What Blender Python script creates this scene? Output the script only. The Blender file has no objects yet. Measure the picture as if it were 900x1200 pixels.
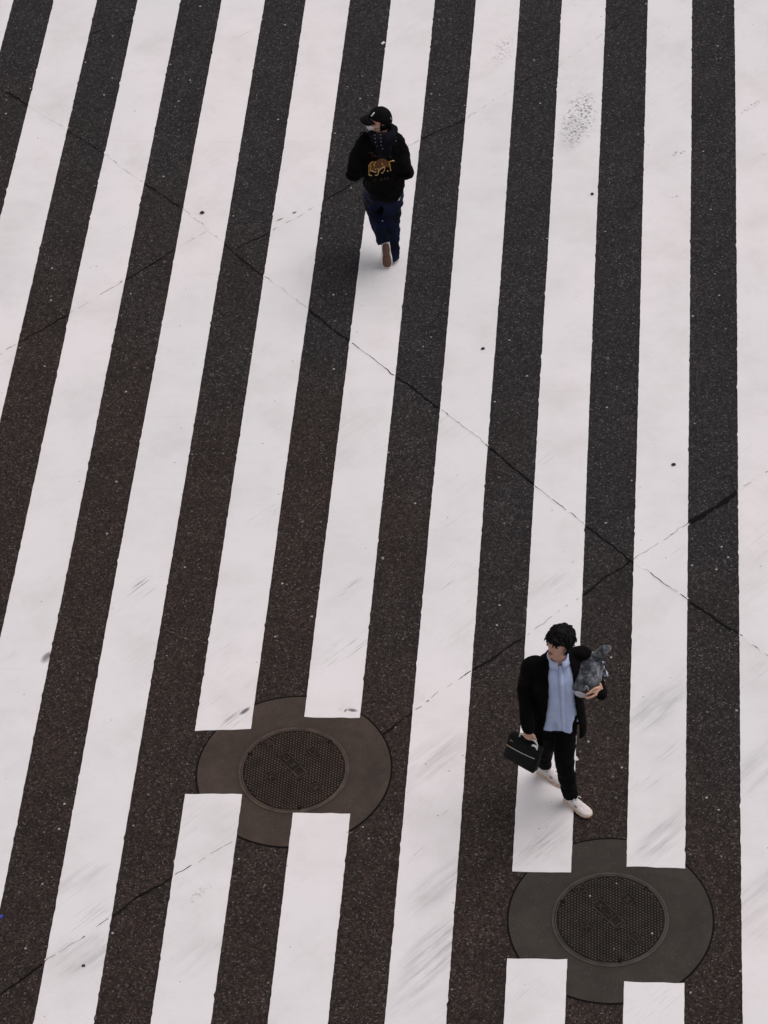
import bpy, bmesh, math, random
from math import sin, cos, pi, radians, sqrt, atan2, exp
from mathutils import Vector, Matrix, noise
from mathutils.bvhtree import BVHTree

random.seed(7)
scn = bpy.context.scene
COL = scn.collection
UP = Vector((0, 0, 1))

# ------------------------------------------------------------------ camera (fitted to the zebra stripes and the round covers)
FPX, PITCH, ROLL, HGT = 3667.247, 0.789967, -0.0763340, 18.778741
fwd = Vector((0, cos(PITCH), -sin(PITCH)))
up0 = Vector((0, sin(PITCH), cos(PITCH)))
right0 = Vector((1, 0, 0))
CR = right0 * cos(ROLL) + up0 * sin(ROLL)
CU = -right0 * sin(ROLL) + up0 * cos(ROLL)
CPOS = Vector((0, 0, HGT))
cam = bpy.data.cameras.new('camera')
cam.sensor_fit = 'HORIZONTAL'; cam.sensor_width = 36.0
cam.lens = 36.0 * FPX / 900.0
cam.clip_start = 0.1; cam.clip_end = 3000
co = bpy.data.objects.new('camera', cam); COL.objects.link(co)
m = Matrix.Identity(4)
for i in range(3):
    m[i][0] = CR[i]; m[i][1] = CU[i]; m[i][2] = -fwd[i]; m[i][3] = CPOS[i]
co.matrix_world = m
scn.camera = co


def ray(x, y):
    return (fwd * FPX + CR * (x - 450) - CU * (y - 600)).normalized()


def at(x, y, z=0.0):
    """the point of height z seen in the photograph's pixel x, y"""
    d = ray(x, y)
    return CPOS + d * ((z - HGT) / d.z)


# ------------------------------------------------------------------ small builders
def obj(name, bm, mat, parent=None, base=None, smooth=True, kind=None):
    me = bpy.data.meshes.new(name)
    bmesh.ops.recalc_face_normals(bm, faces=bm.faces[:])
    if base is not None:
        bmesh.ops.translate(bm, verts=bm.verts[:], vec=-base)
    bm.to_mesh(me); bm.free()
    return link(name, me, mat, parent, smooth, kind)


def link(name, me, mat, parent=None, smooth=True, kind=None):
    o = bpy.data.objects.new(name, me); COL.objects.link(o)
    if mat:
        me.materials.append(mat)
    if smooth:
        me.polygons.foreach_set('use_smooth', [True] * len(me.polygons))
    if parent is not None:
        o.parent = parent
    if kind:
        o['kind'] = kind
    return o


def tag(o, label, cat, group=None):
    o['label'] = label; o['category'] = cat
    if group:
        o['group'] = group
    return o


def empty(name, loc, label, cat, group=None):
    o = bpy.data.objects.new(name, None); COL.objects.link(o)
    o.location = loc; o.empty_display_size = 0.1
    return tag(o, label, cat, group)


def fused(name, bm, mat, parent, base, voxel, smooth=2, disp=None):
    """one continuous surface out of overlapping closed shapes"""
    bmesh.ops.recalc_face_normals(bm, faces=bm.faces[:])
    me = bpy.data.meshes.new('tmp'); bm.to_mesh(me); bm.free()
    t = bpy.data.objects.new('tmp', me); COL.objects.link(t)
    r = t.modifiers.new('r', 'REMESH'); r.mode = 'VOXEL'; r.voxel_size = voxel; r.use_smooth_shade = True
    if smooth:
        s = t.modifiers.new('s', 'SMOOTH'); s.factor = 0.5; s.iterations = smooth
    dg = bpy.context.evaluated_depsgraph_get()
    me2 = bpy.data.meshes.new_from_object(t.evaluated_get(dg))
    bpy.data.objects.remove(t); bpy.data.meshes.remove(me)
    if disp:
        offs = [v.normal * disp(v.co, v.normal) for v in me2.vertices]
        for v, d in zip(me2.vertices, offs):
            v.co += d
    for v in me2.vertices:
        v.co -= base
    me2.name = name
    return link(name, me2, mat, parent)


def skin(bm, rings, cap0=True, cap1=True, closed=True):
    R = [[bm.verts.new(p) for p in r] for r in rings]
    n = len(R[0])
    for a, b in zip(R, R[1:]):
        for i in range(n if closed else n - 1):
            j = (i + 1) % n
            bm.faces.new((a[i], a[j], b[j], b[i]))
    if closed:
        if cap0:
            bm.faces.new(R[0][::-1])
        if cap1:
            bm.faces.new(R[-1])
    return R


def ell(c, u, v, n=20, p=2.0):
    out = []
    for i in range(n):
        t = 2 * pi * i / n
        a, b = cos(t), sin(t)
        if p != 2.0:
            a = math.copysign(abs(a) ** (2 / p), a); b = math.copysign(abs(b) ** (2 / p), b)
        out.append(c + u * a + v * b)
    return out


def spline(pts, rad, k=5):
    P = [Vector(p) for p in pts]
    rad = [r if isinstance(r, tuple) else (r, r) for r in rad]
    out, ro = [], []
    for i in range(len(P) - 1):
        p0 = P[max(i - 1, 0)]; p1 = P[i]; p2 = P[i + 1]; p3 = P[min(i + 2, len(P) - 1)]
        for j in range(k):
            t = j / k
            out.append(0.5 * ((2 * p1) + (p2 - p0) * t + (2 * p0 - 5 * p1 + 4 * p2 - p3) * t * t + (3 * p1 - p0 - 3 * p2 + p3) * t ** 3))
            ro.append(tuple(rad[i][q] * (1 - t) + rad[i + 1][q] * t for q in (0, 1)))
    out.append(P[-1]); ro.append(rad[-1])
    return out, ro


def tube(bm, pts, rad, n=12, ref=None, k=1, round_ends=True):
    """a tapering limb along pts; rad is one radius or (side, other) per point"""
    if not isinstance(rad, (list, tuple)):
        rad = [rad] * len(pts)
    if k > 1:
        pts, rad = spline(pts, rad, k)
    P = [Vector(p) for p in pts]
    rad = [r if isinstance(r, tuple) else (r, r) for r in rad]
    T = [(P[min(i + 1, len(P) - 1)] - P[max(i - 1, 0)]).normalized() for i in range(len(P))]
    ref = Vector(ref) if ref is not None else (Vector((0.31, 0.87, 0.2)) if abs(T[0].z) > 0.7 else UP.copy())
    rings = []
    def ring(c, t, ra, rb):
        s = ref - t * ref.dot(t)
        if s.length < 1e-4:
            s = Vector((1, 0, 0)).cross(t)
        s.normalize(); w = t.cross(s).normalized()
        return ell(c, s * ra, w * rb, n)
    if round_ends:
        for q, h in ((0.35, 0.94), (0.8, 0.6)):
            rings.append(ring(P[0] - T[0] * min(rad[0]) * h, T[0], rad[0][0] * q, rad[0][1] * q))
    for p, t, r in zip(P, T, rad):
        rings.append(ring(p, t, r[0], r[1]))
    if round_ends:
        for q, h in ((0.8, 0.6), (0.35, 0.94)):
            rings.append(ring(P[-1] + T[-1] * min(rad[-1]) * h, T[-1], rad[-1][0] * q, rad[-1][1] * q))
    return skin(bm, rings)


def ball(bm, c, ax, ay, az, nu=20, nv=12, f=None):
    """ellipsoid with half axes as vectors; f may bend unit directions"""
    rings = []
    for j in range(1, nv):
        ph = -pi / 2 + pi * j / nv
        r = []
        for i in range(nu):
            t = 2 * pi * i / nu
            d = Vector((cos(t) * cos(ph), sin(t) * cos(ph), sin(ph)))
            if f:
                d = f(d)
            r.append(c + ax * d.x + ay * d.y + az * d.z)
        rings.append(r)
    R = skin(bm, rings, False, False)
    b = f(Vector((0, 0, -1))) if f else Vector((0, 0, -1)); t = f(UP) if f else UP
    vb = bm.verts.new(c + ax * b.x + ay * b.y + az * b.z); vt = bm.verts.new(c + ax * t.x + ay * t.y + az * t.z)
    for i in range(nu):
        j = (i + 1) % nu
        bm.faces.new((vb, R[0][j], R[0][i])); bm.faces.new((vt, R[-1][i], R[-1][j]))


def hexa(bm, c8):
    v = [bm.verts.new(p) for p in c8]
    for f in ((3, 2, 1, 0), (4, 5, 6, 7), (0, 1, 5, 4), (1, 2, 6, 5), (2, 3, 7, 6), (3, 0, 4, 7)):
        bm.faces.new([v[i] for i in f])


def slab(bm, c, u, v, w):
    """box about c with half axes u v w"""
    hexa(bm, [c - u - v - w, c + u - v - w, c + u + v - w, c - u + v - w, c - u - v + w, c + u - v + w, c + u + v + w, c - u + v + w])


def bev(bm, off, seg=2):
    bmesh.ops.bevel(bm, geom=bm.edges[:], offset=off, segments=seg, affect='EDGES', profile=0.5)


# ------------------------------------------------------------------ materials
class NT:
    def __init__(s, name):
        s.m = bpy.data.materials.new(name); s.m.use_nodes = True
        s.t = s.m.node_tree; s.b = s.t.nodes['Principled BSDF']
        s.tc = s.t.nodes.new('ShaderNodeTexCoord')
        s.pos = s.tc.outputs['Object']

    def n(s, typ, **kw):
        nd = s.t.nodes.new(typ)
        for k, v in kw.items():
            setattr(nd, k, v)
        return nd

    def put(s, sock, v):
        if hasattr(v, 'links') or hasattr(v, 'is_output'):
            s.t.links.new(v, sock)
        else:
            if sock.type == 'RGBA' and not hasattr(v, '__len__'):
                v = (v, v, v, 1)
            if sock.type == 'RGBA' and len(v) == 3:
                v = (*v, 1)
            sock.default_value = v

    def math(s, op, a, b=0.0, c=None, clamp=False):
        nd = s.n('ShaderNodeMath', operation=op, use_clamp=clamp)
        s.put(nd.inputs[0], a); s.put(nd.inputs[1], b)
        if c is not None:
            s.put(nd.inputs[2], c)
        return nd.outputs[0]

    def noise(s, scale, detail=3, rough=0.55, vec=None, dist=0.0):
        nd = s.n('ShaderNodeTexNoise')
        nd.inputs['Scale'].default_value = scale; nd.inputs['Detail'].default_value = detail
        nd.inputs['Roughness'].default_value = rough; nd.inputs['Distortion'].default_value = dist
        s.put(nd.inputs['Vector'], vec if vec is not None else s.pos)
        return nd.outputs['Fac']

    def voro(s, scale, out='Color', vec=None, feature='F1'):
        nd = s.n('ShaderNodeTexVoronoi', feature=feature)
        nd.inputs['Scale'].default_value = scale
        s.put(nd.inputs['Vector'], vec if vec is not None else s.pos)
        return nd.outputs[out]

    def map(s, loc=(0, 0, 0), rot=(0, 0, 0), sc=(1, 1, 1), typ='POINT'):
        nd = s.n('ShaderNodeMapping', vector_type=typ)
        nd.inputs['Location'].default_value = loc; nd.inputs['Rotation'].default_value = rot; nd.inputs['Scale'].default_value = sc
        s.put(nd.inputs['Vector'], s.pos)
        return nd.outputs[0]

    def ramp(s, fac, a, b, lo=0.0, hi=1.0, smooth=True):
        nd = s.n('ShaderNodeMapRange', interpolation_type='SMOOTHSTEP' if smooth else 'LINEAR')
        s.put(nd.inputs['Value'], fac)
        for k, v in (('From Min', a), ('From Max', b), ('To Min', lo), ('To Max', hi)):
            nd.inputs[k].default_value = v
        return nd.outputs[0]

    def mix(s, fac, a, b, blend='MIX'):
        nd = s.n('ShaderNodeMix', data_type='RGBA', blend_type=blend)
        s.put(nd.inputs[0], fac); s.put(nd.inputs[6], a); s.put(nd.inputs[7], b)
        return nd.outputs[2]

    def sep(s, c, i=0):
        nd = s.n('ShaderNodeSeparateColor'); s.put(nd.inputs[0], c); return nd.outputs[i]

    def bump(s, h, strength=0.3, dist=0.01):
        nd = s.n('ShaderNodeBump'); nd.inputs['Strength'].default_value = strength; nd.inputs['Distance'].default_value = dist
        s.put(nd.inputs['Height'], h); s.t.links.new(nd.outputs[0], s.b.inputs['Normal'])

    def base(s, c, rough=0.8, spec=0.3, sheen=0.0):
        s.put(s.b.inputs['Base Color'], c); s.put(s.b.inputs['Roughness'], rough)
        s.b.inputs['Specular IOR Level'].default_value = spec
        if sheen:
            s.b.inputs['Sheen Weight'].default_value = sheen; s.b.inputs['Sheen Roughness'].default_value = 0.5
        return s.m


def cloth(name, c, rough=0.85, var=0.35, scale=14, weave=420, spec=0.08, sheen=0.0, bump=0.3):
    s = NT(name)
    k = s.ramp(s.noise(scale, 4), 0.3, 0.7, 1 - var, 1 + var)
    w = s.ramp(s.noise(weave, 2), 0.3, 0.7, 0.85, 1.15)
    col = s.mix(1.0, c, s.math('MULTIPLY', k, w), 'MULTIPLY')
    s.bump(s.math('ADD', s.noise(38, 3), s.math('MULTIPLY', s.noise(weave, 2), 0.3)), bump, 0.006)
    return s.base(col, rough, spec, sheen)


def plain(name, c, rough=0.5, metal=0.0, spec=0.4, var=0.15, scale=30):
    s = NT(name)
    col = s.mix(1.0, c, s.ramp(s.noise(scale, 3), 0.3, 0.7, 1 - var, 1 + var), 'MULTIPLY')
    s.b.inputs['Metallic'].default_value = metal
    s.bump(s.noise(scale * 6, 2), 0.15, 0.002)
    return s.base(col, rough, spec)


def asphalt():
    s = NT('asphalt')
    big = s.noise(0.13, 1); mid = s.noise(2.3, 4); fine = s.noise(150, 3, 0.7)
    # warm light painted into the tint: browner this side of the joint, greyer beyond
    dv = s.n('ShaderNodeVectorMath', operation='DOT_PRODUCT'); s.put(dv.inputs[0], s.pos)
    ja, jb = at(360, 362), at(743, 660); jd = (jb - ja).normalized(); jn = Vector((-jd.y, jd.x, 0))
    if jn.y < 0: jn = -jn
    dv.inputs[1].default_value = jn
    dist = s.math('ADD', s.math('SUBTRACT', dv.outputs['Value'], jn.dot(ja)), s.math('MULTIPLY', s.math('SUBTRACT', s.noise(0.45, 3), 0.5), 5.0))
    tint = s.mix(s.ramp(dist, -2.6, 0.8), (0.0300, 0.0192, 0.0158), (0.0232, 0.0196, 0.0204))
    grit = s.sep(s.voro(95), 0); grit2 = s.sep(s.voro(48), 1)
    g = s.math('MULTIPLY', s.math('ADD', 0.42, s.math('MULTIPLY', s.math('POWER', grit, 2.0), 1.55)), s.math('ADD', 0.66, s.math('MULTIPLY', grit2, 0.68)))
    k = s.math('MULTIPLY', s.math('MULTIPLY', s.ramp(mid, 0.25, 0.75, 0.86, 1.16), s.ramp(fine, 0.25, 0.75, 0.6, 1.4)), g)
    col = s.mix(1.0, tint, k, 'MULTIPLY')
    # stones of the aggregate: most dark, a few pale ones worn bare
    cell = s.voro(72); rnd = s.sep(cell, 0); rnd2 = s.sep(cell, 1)
    d = s.voro(72, 'Distance')
    edge = s.ramp(d, 0.62, 0.30)
    worn = s.ramp(s.noise(0.9, 3), 0.35, 0.75, 0.93, 0.85)
    pale = s.math('MULTIPLY', s.math('GREATER_THAN', rnd, worn), edge)
    stone = s.mix(rnd2, (0.06, 0.055, 0.054), (0.21, 0.195, 0.185))
    col = s.mix(s.math('MULTIPLY', pale, 0.62), col, stone)
    cell2 = s.voro(26); r3 = s.sep(cell2, 0)
    dd = s.ramp(s.voro(26, 'Distance'), 0.34, 0.16)
    white = s.math('MULTIPLY', s.math('GREATER_THAN', r3, 0.986), dd)
    col = s.mix(s.math('MULTIPLY', white, 0.85), col, s.mix(s.sep(cell2, 2), (0.16, 0.14, 0.12), (0.42, 0.41, 0.39)))
    # old chewing gum, flat grey blots
    g = s.voro(2.1); gm = s.math('MULTIPLY', s.math('GREATER_THAN', s.sep(g, 0), 0.80), s.ramp(s.math('ADD', s.voro(2.1, 'Distance'), s.math('MULTIPLY', s.noise(30, 2), 0.03)), 0.085, 0.055))
    col = s.mix(s.math('MULTIPLY', gm, 0.55), col, (0.085, 0.08, 0.08))
    s.bump(s.math('ADD', s.math('MULTIPLY', rnd, 0.5), fine), 0.5, 0.006)
    return s.base(col, 0.88, 0.25)


def paint():
    s = NT('road_paint')
    col = s.mix(s.ramp(s.noise(0.35, 2), 0.35, 0.65), (0.825, 0.765, 0.772), (0.775, 0.740, 0.750))
    # grime: cloudy, and streaky along the wheels' way
    cl = s.ramp(s.noise(1.6, 6, 0.65), 0.38, 0.80, 0.0, 0.36)
    ang = radians(41)
    st = s.noise(1.0, 5, 0.6, s.map(rot=(0, 0, -ang), sc=(1.6, 42, 1), typ='TEXTURE') if False else s.streak(ang, 1.3, 40))
    st2 = s.noise(1.0, 4, 0.6, s.streak(ang, 2.4, 95))
    soft = s.ramp(s.noise(0.8, 3), 0.48, 0.72)
    col = s.mix(cl, col, (0.52, 0.48, 0.47))
    col = s.mix(s.math('MULTIPLY', s.ramp(st, 0.52, 0.78, 0, 0.34), soft), col, (0.36, 0.34, 0.34))
    col = s.mix(s.ramp(s.noise(6.5, 5, 0.7), 0.52, 0.80, 0.0, 0.16), col, (0.48, 0.45, 0.45))
    col = s.mix(s.math('MULTIPLY', s.ramp(st2, 0.66, 0.74, 0.0, 0.40), s.ramp(s.noise(0.55, 3), 0.46, 0.62)), col, (0.30, 0.28, 0.28))
    fleck = s.ramp(s.noise(46, 4, 0.75), 0.66, 0.74, 0.0, 0.5)
    col = s.mix(s.math('MULTIPLY', fleck, s.ramp(s.noise(1.1, 3), 0.48, 0.66)), col, (0.30, 0.28, 0.28))
    grain = s.ramp(s.noise(120, 3, 0.7), 0.3, 0.7, 0.955, 1.03)
    col = s.mix(1.0, col, grain, 'MULTIPLY')
    # faint laps where the paint shoe stopped and started, across the stripes
    lap = s.noise(1.0, 2, 0.5, s.streak(PSI, 0.35, 11))
    col = s.mix(s.ramp(lap, 0.64, 0.72, 0.0, 0.07), col, (0.55, 0.50, 0.49))
    # specks of grit trodden into the paint
    c = s.voro(17); sp = s.math('MULTIPLY', s.math('GREATER_THAN', s.sep(c, 0), 0.972), s.ramp(s.voro(17, 'Distance'), 0.17, 0.07))
    col = s.mix(s.math('MULTIPLY', sp, 0.6), col, (0.16, 0.14, 0.14))
    # wheel scuffs and worn spots with places of their own: x y px, half size m (along, across), strength, kind
    thin = s.ramp(st2, 0.57, 0.66)
    st3 = s.noise(1.0, 4, 0.6, s.streak(ang, 1.6, 12))
    broad = s.math('ADD', s.math('MULTIPLY', s.ramp(st3, 0.36, 0.72), 0.7), s.math('MULTIPLY', s.ramp(st2, 0.46, 0.72), 0.4))
    spots = s.ramp(s.noise(34, 4, 0.7), 0.52, 0.60)
    for (px, py, la, lb, k, kind, a) in SCUFFS:
        p = at(px, py)
        mp = s.n('ShaderNodeMapping', vector_type='TEXTURE')
        mp.inputs['Location'].default_value = p
        mp.inputs['Rotation'].default_value = (0, 0, radians(a)); mp.inputs['Scale'].default_value = (la, lb, 1)
        s.put(mp.inputs['Vector'], s.pos)
        flat = s.n('ShaderNodeVectorMath', operation='MULTIPLY'); s.t.links.new(mp.outputs[0], flat.inputs[0]); flat.inputs[1].default_value = (1, 1, 0)
        ln = s.n('ShaderNodeVectorMath', operation='LENGTH'); s.t.links.new(flat.outputs[0], ln.inputs[0])
        mask = s.ramp(ln.outputs['Value'], 1.0, 0.35)
        tex = {'thin': thin, 'broad': broad, 'spots': spots, 'smear': 1.0}[kind]
        f = s.math('MULTIPLY', s.math('MULTIPLY', mask, tex), k * (1.35 if kind == 'broad' else 1.0))
        col = s.mix(f, col, (0.10, 0.095, 0.10))
    s.bump(s.math('ADD', s.noise(90, 3), s.noise(9, 2)), 0.12, 0.004)
    return s.base(col, 0.62, 0.35)


def _streak(s, ang, along, across):
    r = s.n('ShaderNodeVectorRotate', rotation_type='Z_AXIS'); s.put(r.inputs['Vector'], s.pos); r.inputs['Angle'].default_value = -ang
    v = s.n('ShaderNodeVectorMath', operation='MULTIPLY'); s.t.links.new(r.outputs[0], v.inputs[0]); v.inputs[1].default_value = (along, across, 1)
    return v.outputs[0]


NT.streak = _streak
PSI = -0.12799080
SCUFFS = [
    (678, 140, 0.55, 0.20, 0.85, 'spots', 75), (690, 118, 0.10, 0.08, 0.9, 'spots', 40), (670, 158, 0.40, 0.17, 0.16, 'smear', 70),
    (795, 180, 0.10, 0.035, 0.9, 'spots', 20), (880, 126, 0.20, 0.04, 0.6, 'spots', 42), (790, 231, 0.06, 0.05, 0.5, 'spots', 0),
    (15, 768, 0.22, 0.05, 0.75, 'thin', 41), (55, 771, 0.09, 0.05, 0.8, 'broad', 60), (165, 690, 0.24, 0.12, 0.6, 'thin', 41),
    (310, 605, 0.26, 0.10, 0.55, 'thin', 41), (405, 760, 0.32, 0.13, 0.65, 'thin', 41), (408, 690, 0.22, 0.06, 0.6, 'thin', 41),
    (535, 607, 0.20, 0.06, 0.7, 'thin', 41), (530, 675, 0.28, 0.14, 0.45, 'thin', 41), (645, 535, 0.22, 0.07, 0.5, 'thin', 41),
    (290, 40, 0.20, 0.06, 0.6, 'thin', 38), (270, 845, 0.20, 0.09, 0.7, 'thin', 41), (287, 834, 0.07, 0.025, 0.9, 'smear', 40),
    (408, 834, 0.09, 0.028, 0.9, 'spots', -20), (413, 833, 0.055, 0.022, 0.85, 'smear', -15), (516, 1108, 0.50, 0.19, 0.42, 'broad', 41),
    (520, 1035, 0.55, 0.16, 0.30, 'broad', 41), (505, 890, 0.45, 0.20, 0.26, 'broad', 41), (500, 1150, 0.5, 0.2, 0.30, 'broad', 41),
    (485, 1005, 0.30, 0.012, 0.75, 'thin', 52), (518, 958, 0.16, 0.015, 0.8, 'thin', 52), (628, 1000, 0.30, 0.13, 0.65, 'thin', 41), (640, 985, 0.4, 0.2, 0.22, 'broad', 41),
    (770, 830, 0.45, 0.20, 0.30, 'broad', 41), (770, 900, 0.45, 0.20, 0.30, 'thin', 41), (775, 980, 0.40, 0.18, 0.30, 'broad', 41), (772, 1000, 0.30, 0.06, 0.4, 'thin', 41),
    (885, 790, 0.35, 0.16, 0.28, 'thin', 41), (890, 900, 0.6, 0.2, 0.22, 'broad', 41), (890, 1050, 0.6, 0.2, 0.22, 'broad', 41),
    (233, 1048, 0.26, 0.05, 0.35, 'spots', 41), (255, 1058, 0.25, 0.04, 0.6, 'thin', 41), (105, 1075, 0.45, 0.22, 0.30, 'thin', 8), (100, 1120, 0.4, 0.2, 0.30, 'broad', 20),
    (95, 1030, 0.35, 0.18, 0.20, 'broad', 10), (235, 1120, 0.4, 0.2, 0.14, 'broad', 30), (590, 60, 0.3, 0.14, 0.40, 'spots', 70), (580, 107, 0.12, 0.012, 0.8, 'thin', 30),
    (795, 650, 0.14, 0.06, 0.5, 'thin', 41), (300, 410, 0.2, 0.1, 0.2, 'broad', 30), (345, 250, 0.03, 0.02, 0.9, 'smear', 30), (328, 258, 0.05, 0.014, 0.8, 'smear', 30),
    (645, 690, 0.35, 0.16, 0.18, 'broad', 41), (380, 545, 0.5, 0.2, 0.10, 'broad', 41), (350, 1120, 0.3, 0.16, 0.12, 'thin', 41), (620, 1160, 0.3, 0.2, 0.2, 'thin', -20), (760, 1175, 0.3, 0.2, 0.25, 'thin', 15),
]

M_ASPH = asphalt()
M_PAINT = paint()


def collar_mat(name, tint):
    s = NT(name)
    k = s.math('MULTIPLY', s.ramp(s.noise(4, 4), 0.3, 0.7, 0.82, 1.15), s.ramp(s.noise(160, 3, 0.7), 0.3, 0.7, 0.75, 1.25))
    col = s.mix(1.0, tint, k, 'MULTIPLY')
    c = s.voro(60); pale = s.math('MULTIPLY', s.math('GREATER_THAN', s.sep(c, 0), 0.95), s.ramp(s.voro(60, 'Distance'), 0.5, 0.25))
    col = s.mix(s.math('MULTIPLY', pale, 0.5), col, (0.10, 0.09, 0.08))
    c = s.voro(7); dk = s.math('MULTIPLY', s.math('GREATER_THAN', s.sep(c, 0), 0.87), s.ramp(s.math('ADD', s.voro(7, 'Distance'), s.math('MULTIPLY', s.noise(60, 2), 0.12)), 0.24, 0.12))
    col = s.mix(s.math('MULTIPLY', dk, 0.6), col, (0.015, 0.013, 0.013))
    col = s.mix(s.ramp(s.noise(2.2, 5, 0.65), 0.46, 0.72, 0.0, 0.55), col, (0.026, 0.021, 0.019))
    vr = s.n('ShaderNodeVectorMath', operation='LENGTH'); s.put(vr.inputs[0], s.pos)
    rust = s.math('MULTIPLY', s.ramp(s.math('ADD', vr.outputs['Value'], s.math('MULTIPLY', s.noise(5, 3), 0.10)), 0.56, 0.47), 0.45)
    col = s.mix(rust, col, (0.030, 0.020, 0.015))
    s.bump(s.noise(120, 3), 0.3, 0.004)
    return s.base(col, 0.85, 0.25)


M_COLLAR = collar_mat('brown_mortar', (0.060, 0.041, 0.032)); M_COLLAR2 = collar_mat('grey_mortar', (0.045, 0.0355, 0.0305))
M_IRON = plain('cast_iron', (0.056, 0.035, 0.026), 0.55, 0.25, 0.4, 0.35, 9)


def gritty_iron():
    s = NT('gritty_iron')
    col = s.mix(1.0, (0.036, 0.028, 0.024), s.ramp(s.noise(7, 4), 0.3, 0.7, 0.65, 1.35), 'MULTIPLY')
    col = s.mix(s.ramp(s.noise(3.1, 4), 0.52, 0.68, 0.0, 0.6), col, (0.040, 0.024, 0.017))
    c = s.voro(24); f = s.math('MULTIPLY', s.math('GREATER_THAN', s.sep(c, 0), 0.955), s.ramp(s.voro(24, 'Distance'), 0.30, 0.18))
    col = s.mix(f, col, s.mix(s.sep(c, 1), (0.55, 0.52, 0.48), (0.45, 0.30, 0.12)))
    s.bump(s.noise(60, 3), 0.2, 0.002)
    return s.base(col, 0.6, 0.35)


M_IRON_DARK = gritty_iron()
M_GRIME = plain('recess_grime', (0.0175, 0.0122, 0.0100), 0.9, 0, 0.15, 0.3, 14)
M_GAP = plain('dark_gap', (0.006, 0.005, 0.005), 0.9, 0, 0.1)
M_SKIN = plain('skin', (0.66, 0.38, 0.28), 0.5, 0, 0.4, 0.10, 25)
M_SKIN2 = plain('skin_ruddy', (0.72, 0.34, 0.23), 0.5, 0, 0.4, 0.10, 25)
M_HAIR = plain('hair', (0.0034, 0.0024, 0.0022), 0.6, 0, 0.14, 0.4, 60)
M_LIP = plain('lip', (0.36, 0.12, 0.10), 0.4)
M_EYE = plain('eye_dark', (0.03, 0.02, 0.018), 0.2)
M_COAT = cloth('black_wool', (0.0042, 0.0032, 0.0034), 0.9, 0.3, 9)
M_SHIRT = cloth('blue_oxford', (0.57, 0.66, 0.93), 0.8, 0.08, 9, 600, 0.2, 0.0, 0.3)
M_JEANS = cloth('black_denim', (0.0045, 0.004, 0.0043), 0.85, 0.4, 12)
M_NAVY = cloth('navy_cloth', (0.0030, 0.0054, 0.0215), 0.6, 0.85, 8, 420, 0.12)
M_JACK = cloth('black_jacket', (0.0036, 0.003, 0.0032), 0.9, 0.3, 10)
M_HOOD = cloth('ink_hood', (0.0048, 0.0055, 0.0105), 0.85, 0.3, 12)
M_CAP = cloth('black_cap', (0.0062, 0.0055, 0.006), 0.85, 0.25, 20)
M_WHITE = cloth('white_fabric', (0.78, 0.75, 0.74), 0.8, 0.06, 20)
M_SHOE = cloth('white_mesh_shoe', (0.74, 0.66, 0.63), 0.75, 0.10, 30, 500, 0.25, 0, 0.4)
M_SOLE = plain('peach_sole', (0.72, 0.50, 0.36), 0.6)
M_GUM = plain('gum_sole', (0.135, 0.066, 0.046), 0.7)
M_LACE = plain('lace_white', (0.80, 0.79, 0.80), 0.7)
M_GREY = plain('grey_panel', (0.20, 0.19, 0.21), 0.6)
M_BAG = cloth('black_nylon', (0.0042, 0.0038, 0.0044), 0.65, 0.3, 16, 420, 0.18)
M_ZIP = plain('silver_zip', (0.55, 0.50, 0.49), 0.35, 0.5)
M_TAN = plain('tan_leather', (0.42, 0.24, 0.13), 0.6)
M_BLUE = plain('blue_fabric', (0.02, 0.10, 0.22), 0.7)
M_GOLD = plain('gold_thread', (0.50, 0.27, 0.055), 0.5, 0, 0.4, 0.35, 80)
M_PALEGOLD = plain('pale_gold_thread', (0.62, 0.44, 0.20), 0.5, 0, 0.4, 0.2, 80)
M_RUST = plain('rust_thread', (0.125, 0.050, 0.015), 0.7, 0, 0.3, 0.5, 60)
M_DIMRUST = plain('dim_rust_thread', (0.034, 0.012, 0.006), 0.8)
M_STUD = plain('pewter_stud', (0.10, 0.095, 0.09), 0.45, 0.3)


def plush_mat():
    s = NT('grey_plush')
    n = s.ramp(s.noise(12, 5, 0.65), 0.38, 0.72)
    col = s.mix(n, (0.030, 0.033, 0.042), (0.310, 0.320, 0.350))
    col = s.mix(1.0, col, s.ramp(s.noise(130, 3, 0.7), 0.3, 0.7, 0.7, 1.3), 'MULTIPLY')
    s.bump(s.math('ADD', s.noise(28, 3), s.math('MULTIPLY', s.noise(170, 3), 0.6)), 0.8, 0.012)
    return s.base(col, 0.9, 0.1, 0.25)


M_PLUSH = plush_mat()
M_PLUSHW = cloth('pale_plush', (0.60, 0.58, 0.62), 0.9, 0.12, 20)

# ------------------------------------------------------------------ the road
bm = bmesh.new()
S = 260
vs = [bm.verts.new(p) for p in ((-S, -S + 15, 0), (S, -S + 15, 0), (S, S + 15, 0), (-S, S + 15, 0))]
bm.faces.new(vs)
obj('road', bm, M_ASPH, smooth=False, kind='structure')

NV = Vector((cos(PSI), sin(PSI), 0)); TV = Vector((-sin(PSI), cos(PSI), 0))
PER, OFF, WID = 0.86, -6.27919947, 0.442176
T0, T1 = 10.2, 31.0


def stripe_coord(p):
    return p.dot(NV), p.dot(TV)


CUTS = {3: [((228, 857), (293, 855)), ((214, 931), (279, 931))], 4: [((358, 841), (422, 842)), ((341, 953), (408, 954))],
        6: [((600, 1022), (668, 1023)), ((594, 1124), (664, 1125))], 7: [((735, 1016), (803, 1018)), ((730, 1151), (802, 1153))]}
PAINTED = []


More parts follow.
